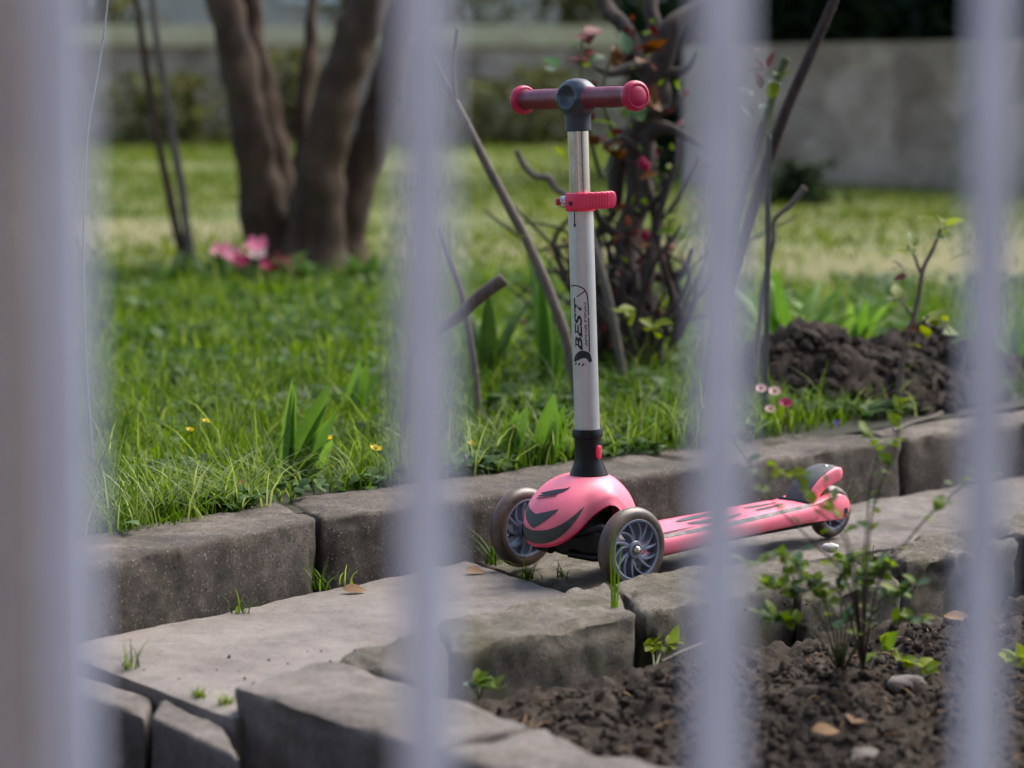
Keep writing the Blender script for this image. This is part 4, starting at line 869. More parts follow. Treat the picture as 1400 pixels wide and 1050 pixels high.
tuft(Pz(1182, 815, -.03), 4, .06, .09, 'few upright pale blades on the bed beyond the weed', lean=.15, wd=.005, sd_=14)
# fallen leaves
DG = 'fallen brown leaves'
def fallen(px, py, z, size, az, label, kind='dead'):
    p = Pz(px, py, z); o = place('fallen_leaf', LM[kind], None, orient(p, (math.cos(az), math.sin(az), .12), (.2, -.4, 1), size)); return tag(o, label, 'leaf', DG)
fallen(468, 806, .006, .034, .1, 'curled brown leaf by the tuft at the kerb crack')
fallen(636, 781, .006, .030, .2, 'brown leaf beside the tuft by the far front wheel')
for px, py, sz, az, lb in ((1110, 1000, .035, .3, 'tan leaf on the dark soil near the bottom edge'), (1165, 988, .035, 1.2, 'orange brown leaf right of the tan leaf on the soil'), (1180, 830, .03, 2., 'pale brown leaf lying behind the weed clump'), (1290, 842, .04, -.4, 'long tan leaf by the crumbling edge of the path')):
    fallen(px, py, -.012, sz, az, lb)
def rock(name, p, s, label, m, cat='stone', sd_=1, sc=(1, .8, .55)):
    bmx = bmesh.new(); bmesh.ops.create_icosphere(bmx, subdivisions=3, radius=1); mb = MB()
    vs = [Vector((v.co.x*sc[0], v.co.y*sc[1], v.co.z*sc[2]))*s*(1+.28*fbm(v.co+Vector((sd_*7, 0, 0)), 1.3, 4))+Vector(p) for v in bmx.verts]
    mb.add(vs, [tuple(v.index for v in f.verts) for f in bmx.faces]); bmx.free(); return tag(mb.build(name, m, angle=180), label, cat)
rock('pale_stone', bed_at(856, 1020), .013, 'small pale stone on the soil beside the bed wall', slab_m, sd_=3)
rock('pale_stone', bed_at(1180, 1035), .019, 'pale stone at the bottom edge between the right bars', slab_m, sd_=4)
rock('grey_stone', bed_at(1240, 935), .024, 'grey stone half buried below the weed sprig', step_m, sd_=5)
rock('grey_stone', bed_at(1110, 945), .03, 'flat brown clod in front of the weed clump', soil_m, 'clod', sd_=6)
rock('grey_stone', bed_at(1060, 920), .026, 'dark clod left of the flat brown clod', soil_m, 'clod', sd_=7)
rock('chalk_lump', Pz(1135, 752, .012)+Vector((0, 0, .004)), .013, 'whitish lump of mortar on the edging below the deck', plain('mortar', (.5, .48, .44), .9), 'mortar lump', sd_=8)
for px, py, sd_, lb in ((1270, 742, 11, 'mossy crumbled lump at the ragged path edge'), (1300, 752, 12, 'loose stone right of the mossy lump at the path edge'), (1235, 757, 13, 'small stone left of the mossy lump at the path edge'), (1392, 735, 14, 'loose stone beyond the last bar by the path'), (848, 822, 15, 'small broken stone wedged in the gap before the near front wheel'), (872, 852, 16, 'broken stone lower in the gap between the edging stones')):
    rock('edge_rubble', Pz(px, py, .0), .022 if sd_ < 15 else .013, lb, edge_m, 'stone', sd_)
mb = MB(); pk = Pz(632, 642, .097); mb.lathe([(.0125, -.004), (.0125, .004), (.011, .016), (.0085, .024), (.004, .027), (.0005, .0275)], 14, Matrix.Translation(pk)); tag(mb.build('dark_peg', plain('dark_rubber', (.03, .024, .026), .6)), 'short dark rounded peg standing on the kerb edge', 'peg')
tw = [Pz(1312, 549, .104), Pz(1280, 568, .106), Pz(1245, 578, .104), Pz(1222, 588, .104)]
tag(MB().tube(cr(tw, 4), [.004]*4+[.003]*9, 6).build('fallen_twig', twig_m), 'dark twig lying across the kerb top at the right', 'twig')
tw = [Pz(905, 905, -.03), Pz(935, 890, -.02), Pz(965, 878, -.02)]
tag(MB().tube(cr(tw, 4), .003, 6).build('fallen_twig', twig_m), 'pale twig on the soil beside the third bar', 'twig')

# ------------------------------------------------------------------ the scooter
YAW = 3.839; SO = Vector((.0932, 3.4839, 0.0))
scooter = empty('kick_scooter', SO, 'pink three-wheeled child scooter standing on the narrow paved path', 'scooter', rot=(0, 0, YAW))
sc_ = lambda mb, name, m, parent=None, **k: mb.build(name, m, parent or scooter, **k)
AX0 = Vector((-.023, 0, .19)); AXD = Vector((.0306, -.0165, 1)).normalized()
def axp(t): return AX0+AXD*(t)                       # t metres up the column
bx_ = AXD.cross(Vector((0, 1, 0))).cross(AXD).normalized()
AXM = Matrix(((0, 0, 0), (0, 0, 0), (0, 0, 0)))
_f = (Vector((1, 0, 0))-AXD*AXD.x).normalized(); _l = AXD.cross(_f)
AXR = Matrix(((_f.x, _l.x, AXD.x), (_f.y, _l.y, AXD.y), (_f.z, _l.z, AXD.z))).to_4x4()
def AXT(t): return Matrix.Translation(axp(t)) @ AXR   # frame on the column: x forward, y left, z up the column
zt = lambda z: (z-.19)/AXD.z
# wheels
def wheel_meshes(Rw, wdt, rin):
    h = wdt/2
    prof = [(rin, -h*.88), (rin+.003, -h*.97), ((rin+Rw)/2, -h), (Rw-.0055, -h*.86), (Rw-.0018, -h*.55), (Rw, 0), (Rw-.0018, h*.55), (Rw-.0055, h*.86), ((rin+Rw)/2, h), (rin+.003, h*.97), (rin, h*.88)]
    ty = MB().lathe(prof, 72, closed=True).mesh('tyre', tyre_m, angle=60)
    rp = [(rin+.0006, -h*.9), (rin+.0006, h*.9), (rin-.0005, h*.95), (rin-.0032, h*.88), (rin-.0036, h*.5), (rin-.0036, -h*.5), (rin-.0032, -h*.88), (rin-.0005, -h*.95)]
    rm = MB().lathe(rp, 64, closed=True).mesh('rim', rim_m, angle=35)
    hb = MB().lathe([(.0001, -h*.95), (.0125, -h*.95), (.0132, -h*.85), (.0132, h*.72), (.0118, h*.86), (.0085, h*.9), (.0078, h*.72), (.0001, h*.72)], 32).mesh('front_wheel', rim_m, angle=30)
    bo = MB().lathe([(.0001, h*.7), (.0066, h*.7), (.0066, h*.95), (.0058, h*1.12), (.0035, h*1.3), (.0001, h*1.36)], 20).mesh('axle_bolt', steel_m, angle=40)
    def spoke(tw):
        mb = MB(); rings = []
        for i in range(9):
            l = i/8; r = lerp(.0115, rin-.002, l); a = tw*l**1.25; c = Vector((r*math.cos(a), r*math.sin(a), 0)); tg = Vector((-math.sin(a), math.cos(a), 0)); wv = lerp(.0026, .0017, l)
            zz = lerp(h*.62, h*.80, l)
            rings.append([c-tg*wv-Vector((0, 0, zz)), c+tg*wv-Vector((0, 0, zz)), c+tg*wv+Vector((0, 0, zz-.0012)), c+tg*(wv-.0009)+Vector((0, 0, zz)), c-tg*(wv-.0009)+Vector((0, 0, zz)), c-tg*wv+Vector((0, 0, zz-.0012))])
        mb.loft(rings); return mb.mesh('spoke', rim_m, angle=30)
    web = MB()
    for sg in (-1, 1):
        pass
    return ty, rm, hb, bo, spoke(.22), spoke(.66)
FWM = wheel_meshes(.0605, .024, .0435)
for side in (1, -1):
    M = Matrix.Translation((0, side*.1195, .0605)) @ Matrix.Rotation(-side*math.pi/2, 4, 'X')
    fw = place('front_wheel', FWM[2], scooter, M)
    place('tyre', FWM[0], fw, Matrix()); place('rim', FWM[1], fw, Matrix()); place('axle_bolt', FWM[3], fw, Matrix())
    for k in range(7):
        a = 2*math.pi*k/7+.35
        place('spoke', FWM[4], fw, Matrix.Rotation(a, 4, 'Z')); place('spoke', FWM[5], fw, Matrix.Rotation(a+.10, 4, 'Z'))
# black axle unit under the pink cover
mb = MB()
def ring_yz(x0, x1, z0, z1, y, r=.006, n=4):
    out = []
    for cx_, cz_, a0 in ((x1-r, z1-r, 0), (x0+r, z1-r, 90), (x0+r, z0+r, 180), (x1-r, z0+r, 270)):
        for i in range(n+1): a = R(a0+90*i/n); out.append(Vector((cx_+r*math.cos(a), y, cz_+r*math.sin(a))))
    return out
mb.loft([ring_yz(*t) for t in ((-.013, .013, .049, .072, -.107), (-.016, .016, .046, .074, -.09), (-.026, .022, .044, .086, -.055), (-.04, .026, .040, .118, -.03), (-.045, .028, .038, .125, 0), (-.04, .026, .040, .118, .03), (-.026, .022, .044, .086, .055), (-.016, .016, .046, .074, .09), (-.013, .013, .049, .072, .107))])
sc_(mb, 'axle_housing', black_m)
for side in (1, -1):
    mb = MB(); mb.tube([(.03, side*.03, .075), (.012, side*.07, .085), (-.002, side*.1, .066)], [.008, .0065, .006], 10); mb.tube([(-.03, side*.03, .07), (-.014, side*.07, .08), (-.002, side*.1, .06)], [.008, .0065, .006], 10)
    mb.tube([(.030, side*.02, .044), (.018, side*.06, .041), (.004, side*.1, .047)], [.006, .0055, .0055], 10)
    sc_(mb, 'steering_link', black_m)
# pink front cover
ZR = [(0, .056), (15, .059), (25, .065), (35, .076), (49, .095), (62, .109), (75, .1165), (87, .112), (98, .098), (112, .074), (128, .056), (145, .048), (180, .046)]
GT = [(0, 0), (.14, .20), (.3, .50), (.45, .76), (.6, .93), (.72, 1.0), (.85, 1.0), (1, .92)]; ZT = [(0, 0), (.14, .035), (.3, .15), (.45, .31), (.6, .50), (.72, .66), (.85, .83), (1, 1)]
def smooth_tab(tab):
    xs_ = [p[0] for p in tab]; ys_ = [p[1] for p in tab]; c = cr([(a, b, 0) for a, b in tab], 8); X = [p.x for p in c]; Y_ = [p.y for p in c]; return lambda q: float(np.interp(q, X, Y_))
fZR, fG, fZ = smooth_tab(ZR), smooth_tab(GT), smooth_tab(ZT)
TOPZ = .1515
def shroud(th, s):
    d = abs((math.degrees(th)+180) % 360-180); ct, st_ = math.cos(th), math.sin(th)
    a = .104 if ct > 0 else .075; b = .062; e = 2.5
    Ro = (abs(ct/a)**e+abs(st_/b)**e)**(-1/e)
    lip = .0085*math.exp(-((d-80)/22)**2)*max(0, (s-.3)/.7)-.0065*math.exp(-((d-47)/9)**2)*max(0, (s-.3)/.7); Ro += lip
    side = min(1, max(0, (d-35)/40)); g = lerp(fG(s), min(1, fG(min(s, .78))), side); g = lerp(g, fG(s)**.9, .0)
    r0 = .031+.004*ct; rho = r0+(Ro-r0)*g; z = TOPZ-(TOPZ-fZR(d))*fZ(s)
    return Vector((-.024+.004+rho*ct-.003, rho*st_, z))
def shroud_n(th, s):
    e = 1e-3; a = shroud(th+e, s)-shroud(th-e, s); b = shroud(th, min(1, s+e))-shroud(th, max(0, s-e)); n = a.cross(b).normalized()
    return n if n.dot(Vector((math.cos(th), math.sin(th), .5))) > 0 else -n
mb = MB(); nth, ns_ = 120, 44
rows = [[shroud(2*math.pi*i/nth, j/ns_) for i in range(nth)] for j in range(ns_+1)]
inner = [[p-shroud_n(2*math.pi*i/nth, j/ns_)*.0022 for i, p in enumerate(rows[j])] for j in (ns_, int(ns_*.8), int(ns_*.5))]
top = [[lerp(Vector((-.0235, 0, TOPZ+.0005)), p, f) for p in rows[0]] for f in (.05, .7, .94)]
mb.loft(top+rows+inner, cap=False); cover_o = sc_(mb, 'front_cover', pink_m, angle=50)
def patch(name, rows_ts, m, lift=.0011):
    mb = MB(); mb.grid([[shroud(t, s)+shroud_n(t, s)*lift for t, s in r_] for r_ in rows_ts])
    return mb.build(name, m, cover_o)
# grey smile strip, grey chevron and small swoosh emblem on the cover
rows_ = []
for i in range(49):
    u = -1+2*i/48; t = R(44)*u; cs = .865-.215*abs(u)**2.4; hw = .080*(1-abs(u)**3.2)**.75+.004
    rows_.append([(t, cs-hw), (t, cs-hw*.33), (t, cs+hw*.33), (t, cs+hw)])
patch('smile_strip', rows_, pad_m)
rows_ = []
for i in range(33):
    u = -1+2*i/32; t = R(21)*u; cs = .665-.115*abs(u)**1.2; hw = .085*(1-abs(u)**1.5)**.8+.005
    rows_.append([(t, cs-hw*.7), (t, cs), (t, cs+hw)])
patch('chevron', rows_, pad_m)
rows_ = []
for i in range(17):
    l = i/16; t = lerp(R(24), R(-10), l); cs = .27+.11*l**.6; hw = .030*math.sin(math.pi*min(1, .08+.92*l))+.003; rows_.append([(t, cs-hw), (t, cs+hw)])
patch('emblem', rows_, ink_m)
for s0, w_ in ((.415, .009), (.445, .006)):
    rows_ = [[(lerp(R(14), R(-10), i/8), s0-.06*(1-i/8)-w_), (lerp(R(14), R(-10), i/8), s0-.06*(1-i/8)+w_)] for i in range(9)]
    patch('emblem', rows_, ink_m)
# hot pink lower lip along the nose
rows_ = []
for i in range(41):
    t = R(-75+150*i/40); rows_.append([(t, .965), (t, .99), (t, 1.)])
patch('lower_lip', rows_, hot_m, .0009)
# black collar with pink button
mb = MB(); mb.lathe([(.0285, zt(.1490)), (.0282, zt(.1520)), (.0272, zt(.1545)), (.0225, zt(.167)), (.0198, zt(.177)), (.0196, zt(.206)), (.0222, zt(.2075)), (.0224, zt(.217)), (.0212, zt(.2195)), (.0180, zt(.2195))], 40, Matrix.Translation(AX0) @ AXR)
collar_o = sc_(mb, 'collar', black_m, angle=35)
def col_pt(r, ang, t): return AXT(t) @ Vector((r*math.cos(ang), r*math.sin(ang), 0))
# the camera sees the column from local direction (.64, .77): angle 50 deg; picture right is angle 140 deg
def curved_pad(r0, a0, a1, t0, t1, th_, n=10, mround=.5):
    mb = MB(); m_ = 12; F, B = [], []
    for i in range(m_+1):
        v = -1+2*i/m_; rowF, rowB = [], []
        wv = (1-abs(v)**4)**.5
        for j in range(n+1):
            u = -1+2*j/n; a = (a0+a1)/2+(a1-a0)/2*u*(.35+.65*wv) ; rowF.append(col_pt(r0+th_*(1-.35*max(abs(u), abs(v))**6), a, lerp(t0, t1, (v+1)/2))); rowB.append(col_pt(r0-.003, a, lerp(t0, t1, (v+1)/2)))
        F.append(rowF); B.append(rowB)
    mb.grid(F); mb.grid([[F[i][0], B[i][0]] for i in range(m_+1)]); mb.grid([[F[i][-1], B[i][-1]] for i in range(m_+1)]); mb.grid([F[0], B[0]]); mb.grid([F[-1], B[-1]])
    return mb
curved_pad(.0203, R(82), R(108), zt(.1765), zt(.1965), .0035).build('release_button', hot_m, collar_o, angle=50)
# tubes
mb = MB(); mb.lathe([(.0176, zt(.2)), (.0184, zt(.2197)), (.0184, zt(.538)), (.0158, zt(.5382))], 48, Matrix.Translation(AX0) @ AXR); lt = sc_(mb, 'lower_tube', tube_m, angle=35)
mb = MB(); mb.lathe([(.0156, zt(.5)), (.0156, zt(.66))], 48, Matrix.Translation(AX0) @ AXR); ut = sc_(mb, 'upper_tube', chrome_m, angle=35)
mb = MB(); mb.add([col_pt(.01585, R(63), zt(.5545)), col_pt(.01585, R(68), zt(.5545)), col_pt(.01585, R(68), zt(.655)), col_pt(.01585, R(63), zt(.655))], [(0, 1, 2, 3)]); mb.build('guide_groove', plain('groove_shade', (.2, .2, .2), .4, metal=1.), ut)
mb = MB()
for t0, t1, w_ in ((.519, .538, R(2.6)), (.5145, .519, R(5.5))):
    mb.add([col_pt(.01865, R(19)-w_, zt(t0)), col_pt(.01865, R(19)+w_, zt(t0)), col_pt(.01865, R(19)+w_, zt(t1)), col_pt(.01865, R(19)-w_, zt(t1))], [(0, 1, 2, 3)])
mb.build('clamp_slot', ink_m, lt, smooth=False)
# printed logo, wrapped on the tube: reads upwards
LOGA = R(2); LZ0, LZ1 = .3135, .430
def wrap(x, y, r=.01856): return col_pt(r, LOGA+y/.0184, zt(lerp(LZ0, LZ1, x)))      # x 0..1 up the tube, y metres round to the picture's right
def ink_strip(pts, wd, name='logo_line', n=6):
    mb = MB(); c = cr([(p[0]*.1165, p[1], 0) for p in pts], n); rows_ = []
    for i, p in enumerate(c):
        t = (c[min(i+1, len(c)-1)]-c[max(i-1, 0)]).normalized(); s = Vector((-t.y, t.x, 0)); k = wd[0] if len(wd) == 1 else np.interp(i/(len(c)-1), np.linspace(0, 1, len(wd)), wd)
        rows_.append([wrap((p+s*k*e).x/.1165, (p+s*k*e).y) for e in (-1, 0, 1)])
    mb.grid(rows_); return mb
def text_print(txt, x0, length, yc, hgt, name, bold=0):
    cu = bpy.data.curves.new(name, 'FONT'); cu.body = txt; cu.size = 1; cu.resolution_u = 3; cu.offset = bold; cu.shear = .25
    ob = bpy.data.objects.new(name, cu); COL.objects.link(ob); bpy.context.view_layer.update()
    me = bpy.data.meshes.new_from_object(ob.evaluated_get(bpy.context.evaluated_depsgraph_get())); COL.objects.unlink(ob); bpy.data.objects.remove(ob); bpy.data.curves.remove(cu)
    bm = bmesh.new(); bm.from_mesh(me); bmesh.ops.triangulate(bm, faces=bm.faces)
    bmesh.ops.subdivide_edges(bm, edges=[e for e in bm.edges if e.calc_length() > .15], cuts=2)
    xs_ = [v.co.x for v in bm.verts]; ys_ = [v.co.y for v in bm.verts]; ax_, bx2 = min(xs_), max(xs_); ay, by = min(ys_), max(ys_)
    mb = MB(); mb.add([wrap(x0+length*(v.co.x-ax_)/(bx2-ax_), yc-hgt*((v.co.y-ay)/(by-ay)-.5)) for v in bm.verts], [tuple(v.index for v in f.verts) for f in bm.faces]); bm.free()
    o = mb.build(name, ink_m, lt, smooth=False); return o
text_print('BEST', .19, .66, .0058, .0125, 'logo_lettering', .03)
text_print('SPORTING', .24, .56, .0172, .0036, 'logo_lettering', .02)
mb = ink_strip([(.05, -.004), (.10, .002), (.14, .010), (.125, .0185), (.045, .0235)], (.0016, .0045, .0058, .0048, .0022)); mb.build('logo_swoosh', ink_m, lt, smooth=False)
mb = ink_strip([(.165, .0215), (.4, .0218), (.6, .0218)], (.0009,)); b2_ = ink_strip([(.625, .0218), (.82, .0215), (.93, .0185), (.985, .0105), (1.0, .001), (.985, -.007)], (.0009,)); mb.add(b2_.v, b2_.f)
b2_ = ink_strip([(.86, .005), (.89, .011), (.93, .0175)], (.0008,)); mb.add(b2_.v, b2_.f); mb.build('logo_outline', ink_m, lt, smooth=False)
for xy in (((.005, .004), (.035, .007)), ((.0, .010), (.03, .0135)), ((.01, -.002), (.04, .0015))):
    ink_strip([xy[0], ((xy[0][0]+xy[1][0])/2, (xy[0][1]+xy[1][1])/2), xy[1]], (.0011,)).build('logo_tick', ink_m, lt, smooth=False)
# quick-release clamp; picture frame on the column: e = picture right, q = towards the camera
e_r = Vector((-.766, .643, 0)); q_c = Vector((.643, .766, 0))
mb = MB(); mb.lathe([(.0170, zt(.5365)), (.0212, zt(.5365)), (.0218, zt(.539)), (.0218, zt(.560)), (.0212, zt(.5625)), (.0160, zt(.5625))], 40, Matrix.Translation(AX0) @ AXR); cl = sc_(mb, 'clamp', hot_m, angle=35)
cc = axp(zt(.550))
def cp(e, q, z=0): return cc+e_r*e+q_c*q+Vector((0, 0, z))
path_ = cr([cp(-.020, .017), cp(-.006, .0275), (cp(.010, .0305)), cp(.026, .028), cp(.040, .022), cp(.049, .016)], 8); mb = MB(); rings = []
for i, p in enumerate(path_):
    l = i/(len(path_)-1); t = (path_[min(i+1, len(path_)-1)]-path_[max(i-1, 0)]).normalized(); n = Vector((t.y, -t.x, 0)); hh_ = (.0122+.0005*math.sin(l*60))*(1 if l < .9 else math.sqrt(max(.02, 1-((l-.9)/.1)**2*.85))); tk = .0042
    rings.append([p+n*tk*math.copysign(abs(math.cos(a))**.5, math.cos(a))+Vector((0, 0, hh_*math.copysign(abs(math.sin(a))**.5, math.sin(a))+l*.004)) for a in [2*math.pi*k/20 for k in range(20)]])
mb.loft(rings); mb.build('lever', hot_m, cl, angle=50)
mb = MB()
for k in range(9):
    p = path_[14+k*2]; t = (path_[15+k*2]-path_[13+k*2]).normalized(); n = Vector((t.y, -t.x, 0))
    n = n if n.dot(q_c) > 0 else -n; mb.tube([p+n*.0042+Vector((0, 0, -.008)), p+n*.0042+Vector((0, 0, .012))], .0007, 5)
mb.build('lever_ridges', hot_m, cl)
Mx = Matrix.Translation(cp(-.0215, .012)) @ (e_r*-1).to_track_quat('Z', 'Y').to_matrix().to_4x4()
MB().lathe([(.008, -.006), (.0085, 0), (.0085, .006), (.0075, .0075), (.005, .008)], 20, Mx).build('clamp_bolt', chrome_m, cl, angle=35)
MB().lathe([(.0055, .0075), (.006, .010), (.0045, .0135), (.0005, .0145)], 18, Mx).build('bolt_cap', gripcap_m, cl)
MB().box(cp(-.012, .0245, -.002), (.010, .006, .006), Matrix.Rotation(YAW*0, 3, 'Z')).build('clamp_gap', ink_m, cl)
# handlebar head
BT = .5085; ydir = Vector((math.sin(.151), math.cos(.151), 0)); ydir = (ydir-AXD*ydir.dot(AXD)).normalized(); xdir = ydir.cross(AXD)
BC = axp(BT); HM = Matrix(((xdir.x, ydir.x, AXD.x, BC.x), (xdir.y, ydir.y, AXD.y, BC.y), (xdir.z, ydir.z, AXD.z, BC.z), (0, 0, 0, 1)))
prof = [(-.0470, .0186, .0186), (-.0460, .0192, .0192), (-.034, .0188, .0190), (-.024, .0188, .0205), (-.019, .0202, .0255), (-.013, .0220, .036), (-.004, .0236, .0455), (.005, .0236, .0455), (.0125, .0222, .0395), (.019, .0190, .030), (.0245, .0145, .020), (.0272, .008, .010), (.0282, .001, .001)]
pz = cr([(a, b, c) for a, b, c in prof], 5); mb = MB(); rings = []
for p in pz:
    ring = []
    for k in range(64):
        a = 2*math.pi*k/64; v = Vector((p.y*math.cos(a), p.z*math.sin(a), p.x))
        for sg in (1, -1):
            if v.x*sg > 0:
                rr_ = math.hypot((v.y-.002)/(.0215-.25*max(0, .003-v.z)), (v.z-.002)/.0165); dep = .0125*math.cos(rr_*math.pi/2)**.75 if rr_ < 1 else 0; v.x -= sg*dep
        ring.append(HM @ v)
    rings.append(ring)
mb.loft(rings); sc_(mb, 'handlebar_head', charcoal_m, angle=60)
for sg in (1, -1):
    Mg = HM @ Matrix.Rotation(-sg*math.pi/2, 4, 'X')
    gp = [(.0150, .026), (.0162, .030), (.0160, .036), (.0148, .043)]
    gp += [(.0147, .06), (.0152, .085), (.0150, .105)]
    gp += [(.0140, .126), (.0140, .136), (.0155, .140), (.0165, .1415)]
    mb = MB().lathe(gp, 40, Mg); g_ = sc_(mb, 'grip', grip_m, angle=60)
    MB().lathe([(.0150, .1400), (.0190, .1408), (.0212, .1440), (.0216, .1480), (.0208, .1525), (.0185, .1555), (.0165, .1562), (.0155, .1552), (.0140, .1552), (.0120, .1570), (.006, .1585), (.0001, .1588)], 44, Mg).build('grip_end', gripcap_m, g_, angle=35)
    # oval finger pad pressed in the top of the grip
    mb = MB(); rows_ = []
    for i in range(13):
        u = -1+i/6; wv = math.sqrt(max(0, 1-u*u)); rows_.append([HM @ Vector((.0161*math.sin(R(15)*v*wv-R(18)), sg*(.090+.024*u), .0161*math.cos(R(15)*v*wv-R(18)))) for v in (-1, -.5, 0, .5, 1)])
    mb.grid(rows_); mb.build('finger_pad', gripcap_m, g_)
# deck
ST = [(-.045, .040, .030, .060), (-.08, .050, .027, .058), (-.13, .0545, .026, .0555), (-.20, .056, .030, .058), (-.28, .055, .034, .0605), (-.36, .052, .037, .064), (-.43, .047, .038, .0665), (-.475, .041, .038, .068)]
cs_ = cr([(a, b, 0) for a, b, c, d in ST], 4); z0_ = smooth_tab([(a, c) for a, b, c, d in ST]); z1_ = smooth_tab([(a, d) for a, b, c, d in ST]); wf = smooth_tab([(a, b) for a, b, c, d in ST])
for f_n in ('z0_', 'z1_', 'wf'): pass
_xs = [p[0] for p in ST][::-1]
def ST_(k): 
    ys = [p[k] for p in ST][::-1]; return lambda x: float(np.interp(x, _xs, ys))
wf, z0_, z1_ = ST_(1), ST_(2), ST_(3)
mb = MB(); rings = []
for x in np.linspace(-.045, -.475, 40):
    b, z0, z1 = wf(x), z0_(x), z1_(x); ring = []
    pts_ = [(-b+.008, z0), (-b+.003, z0+.002), (-b, z0+.008), (-b, z1-.010), (-b+.002, z1-.004), (-b+.007, z1-.0008), (-b*.5, z1), (0, z1+.0008)]
    full = pts_+[(-y, z) for y, z in pts_[-2::-1]]; rings.append([Vector((x, y, z)) for y, z in full])
mb.loft(rings); dk = sc_(mb, 'deck', pink_m, angle=50)
def on_deck(x, y):
    b = wf(x); z1 = z1_(x); ay = abs(y)
    if ay > b-.007: z = lerp(z1-.0008, z1-.004, min(1, (ay-(b-.007))/.005))
    else: z = z1+.0008*(1-ay/b)
    return Vector((x, y, z+.0011))
def deck_strip(fn, x0, x1, name, n=40):
    mb = MB(); rows_ = []
    for i in range(n+1):
        l = i/n; x = lerp(x0, x1, l); yc, hw = fn(l, x); rows_.append([on_deck(x, yc-hw), on_deck(x, yc), on_deck(x, yc+hw)])
    mb.grid(rows_); mb.build(name, pad_m, dk)
for sg in (1, -1):
    deck_strip(lambda l, x: (sg*(wf(x)-.0052), .0022+.0010*math.sin(l*math.pi)), -.10, -.50+.03, 'edge_strip')
    deck_strip(lambda l, x: (sg*(wf(x)-.016-.006*l), .0030*math.sin(math.pi*min(1, .03+l))**.6), -.10, -.215, 'grip_flame')
    deck_strip(lambda l, x: (sg*(.012+.008*math.sin(l*3)), .0085*math.sin(math.pi*l**.6)**.8+.0004), -.215, -.33, 'grip_flame')
    deck_strip(lambda l, x: (sg*(.013-.006*l), .0052*math.sin(math.pi*l**.6)+.0004), -.36, -.435, 'grip_flame')
mb = MB(); rings = []
for x, z0, z1 in ((-.06, .022, .04), (-.12, .019, .03), (-.3, .028, .038), (-.46, .031, .042), (-.52, .036, .042)):
    rings.append([Vector((x, y, z)) for y, z in ((-.036, z1), (-.030, z0), (.030, z0), (.036, z1))])
mb.loft(rings); mb.build('undertray', black_m, dk)
# rear fork cheeks
for sg in (1, -1):
    top_ = [(-.435, .0650), (-.455, .0668), (-.475, .0700), (-.498, .0740), (-.517, .0765), (-.531, .0762), (-.544, .0718), (-.5525, .0630), (-.5555, .053), (-.5525, .0415), (-.544, .0350)]
    bot_ = [(-.52, .0352), (-.485, .0370), (-.435, .038)]
    out = [Vector((a, 0, b)) for a, b in top_+bot_]; cen = Vector((-.502, 0, .055)); rings = []
    y0, y1 = .0185, .0395
    for y, k in ((y0, .93), (y0+.002, 1.), (y1-.005, 1.), (y1-.0015, .965), (y1, .90)):
        rings.append([Vector((cen.x+(p.x-cen.x)*(1-(1-k)*.6), sg*(y-.004*max(0, (-.48-p.x)/.07)), cen.z+(p.z-cen.z)*k)) for p in out])
    mb = MB(); mb.loft(rings); mb.build('rear_fork', pink_m, dk, angle=50)
    Mh = Matrix.Translation((-.5415, sg*.0352, .0480)) @ Matrix.Rotation(-sg*math.pi/2, 4, 'X')
    MB().lathe([(.0060, -.004), (.0060, .0004), (.0052, .0009), (.0001, .0009)], 20, Mh).build('axle_hole', ink_m, dk)
RWM = wheel_meshes(.0425, .026, .028)
rw = place('rear_wheel', RWM[2].copy(), scooter, Matrix.Translation((-.543, 0, .0425)) @ Matrix.Rotation(-math.pi/2, 4, 'X')); rw.data.name = 'rear_wheel'
place('tyre', RWM[0], rw, Matrix()); place('rim', RWM[1], rw, Matrix())
for k in range(6): place('spoke', RWM[4], rw, Matrix.Rotation(2*math.pi*k/6, 4, 'Z'))
MB().tube([(0, 0, -.040), (0, 0, .040)], .0045, 12).build('rear_axle', steel_m, rw)
# foot brake over the rear wheel
arc = cr([(-.458, 0, .058), (-.463, 0, .068), (-.470, 0, .080), (-.480, 0, .092), (-.495, 0, .1035), (-.515, 0, .1125), (-.536, 0, .1175), (-.552, 0, .1165)], 6)
inn = cr([(-.482, 0, .058), (-.485, 0, .064), (-.490, 0, .072), (-.499, 0, .081), (-.512, 0, .0885), (-.528, 0, .0935), (-.543, 0, .0985), (-.555, 0, .1065)], 6)
def brake_ring(i, k0, k1, hw, rnd=.22):
    a, b = inn[i], arc[i]; out = []
    for k, y in ((k0, -.96), (lerp(k0, k1, .2), -1), (lerp(k0, k1, .8), -1), (lerp(k0, k1, .95), -.95), (k1, -.84), (k1+.02, 0), (k1, .84), (lerp(k0, k1, .95), .95), (lerp(k0, k1, .8), 1), (lerp(k0, k1, .2), 1), (k0, .96), (k0, 0)):
        e_ = 1-.72*max(0, (i-(len(arc)-9))/8)**2.2; k = .6+(k-.6)*e_
        out.append(lerp(a, b, k)+Vector((0, y*hw, 0)))
    return out
nb = len(arc)
mb = MB(); mb.loft([brake_ring(i, 0, 1., .0255*(1-.40*max(0, (i/(nb-1)-.84)/.16)**2)) for i in range(nb)]); fb = sc_(mb, 'foot_brake', pink_m, angle=50)
mb = MB(); rings = []
for i in range(1, nb-3):
    l = i/(nb-4); rings.append(brake_ring(i, .62, 1.12, .0222*(1-.55*max(0, (l-.72)/.28)**2)))
mb.loft(rings); mb.build('brake_pad', pad_m, fb, angle=50)
MB().lathe([(.004, -.001), (.004, .0015), (.003, .0026), (.0001, .0029)], 14, Matrix.Translation((-.526, .005, .1172))).build('brake_screw', steel_m, fb)
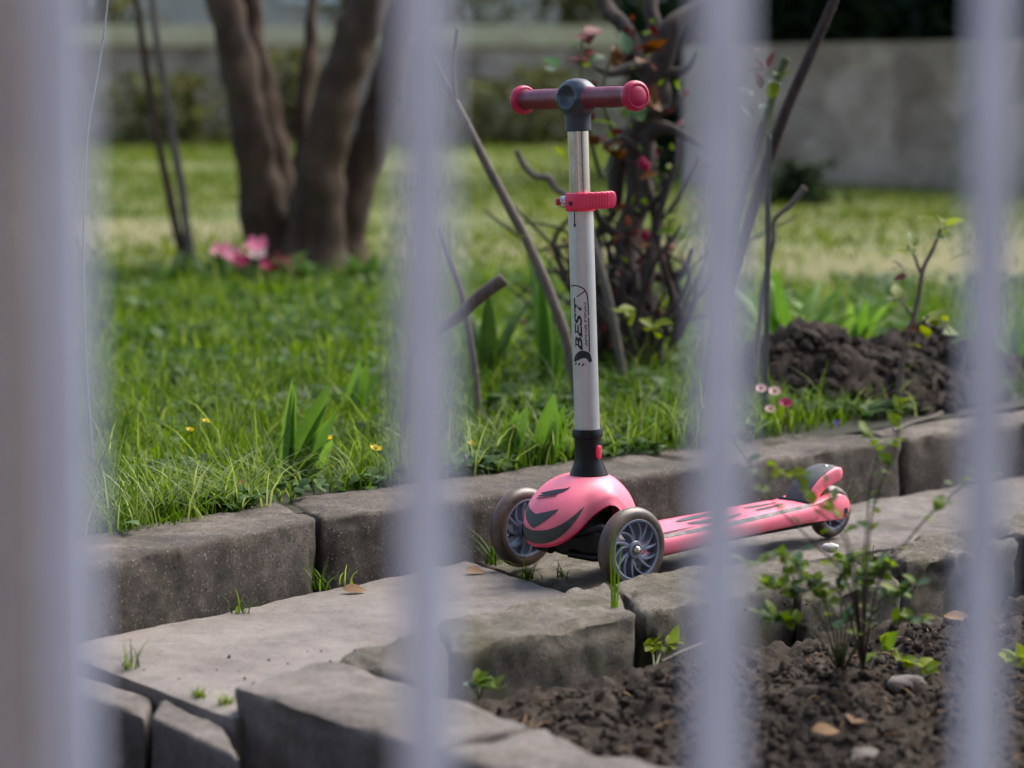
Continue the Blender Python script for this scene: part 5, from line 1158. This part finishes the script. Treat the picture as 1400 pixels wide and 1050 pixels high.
MB().tube([(-.462, -.032, .0675), (-.462, .032, .0675)], .0042, 10).build('brake_hinge', black_m, fb)


# ------------------------------------------------------------------ fence in the foreground
FY0 = .90; fa = R(23); fd = Vector((math.cos(fa), math.sin(fa), 0)); f0 = Vector(((580-700)/F_PX*FY0, FY0, 0))
fence = wempty('iron_fence', (f0.x, f0.y, -.26), 'pale blue grey painted iron bar fence close in front', 'fence')
step_ = .1247; Mf = Matrix.Rotation(fa, 3, 'Z')
for k in range(-1, 9):
    c = f0+fd*(step_*(k if k >= 0 else -1.085)); wd = .0172 if k < 2 else .0155
    mb = MB(); b2 = wd/2; ch = .0028
    sec = [(-b2+ch, -b2), (b2-ch, -b2), (b2, -b2+ch), (b2, b2-ch), (b2-ch, b2), (-b2+ch, b2), (-b2, b2-ch), (-b2, -b2+ch)]
    rings = []
    for z, s2 in [(-.2, 1)]+[(zz, 1) for zz in np.linspace(0, 1.45, 16)]+[(1.58, 1), (1.64, .12)]:
        wob = .0006*noise.noise(Vector((k*3.1, 0, z*4)))
        rings.append([c+Mf @ Vector((x*s2+wob, y*s2, 0))+Vector((0, 0, z)) for x, y in sec])
    mb.loft(rings); mb.build('bar', fence_m, fence, angle=30)
for z in (-.05, 1.48):
    mb = MB(); a_ = f0-fd*.17; b_ = f0+fd*(step_*8.6); c = (a_+b_)/2
    mb.box((c.x, c.y, z), ((b_-a_).length, .034, .012), Mf); mb.build('rail', fence_m, fence, smooth=False)
pc = f0-fd*.345+Vector((-.018, .024, 0))
pil = wempty('gate_pillar', (pc.x, pc.y, -.26), 'broad mauve grey rendered gate pillar at the left edge', 'pillar')
mb = MB(); mb.box((pc.x, pc.y, .7), (.36, .34, 1.92), Mf); o = mb.build('shaft', pillar_m, pil, smooth=False)
bm = bmesh.new(); bm.from_mesh(o.data); bmesh.ops.bevel(bm, geom=bm.edges[:], offset=.012, segments=3, affect='EDGES'); bm.to_mesh(o.data); bm.free()
MB().box((pc.x, pc.y, 1.70), (.44, .42, .08), Mf).build('cap', pillar_m, pil, smooth=False)
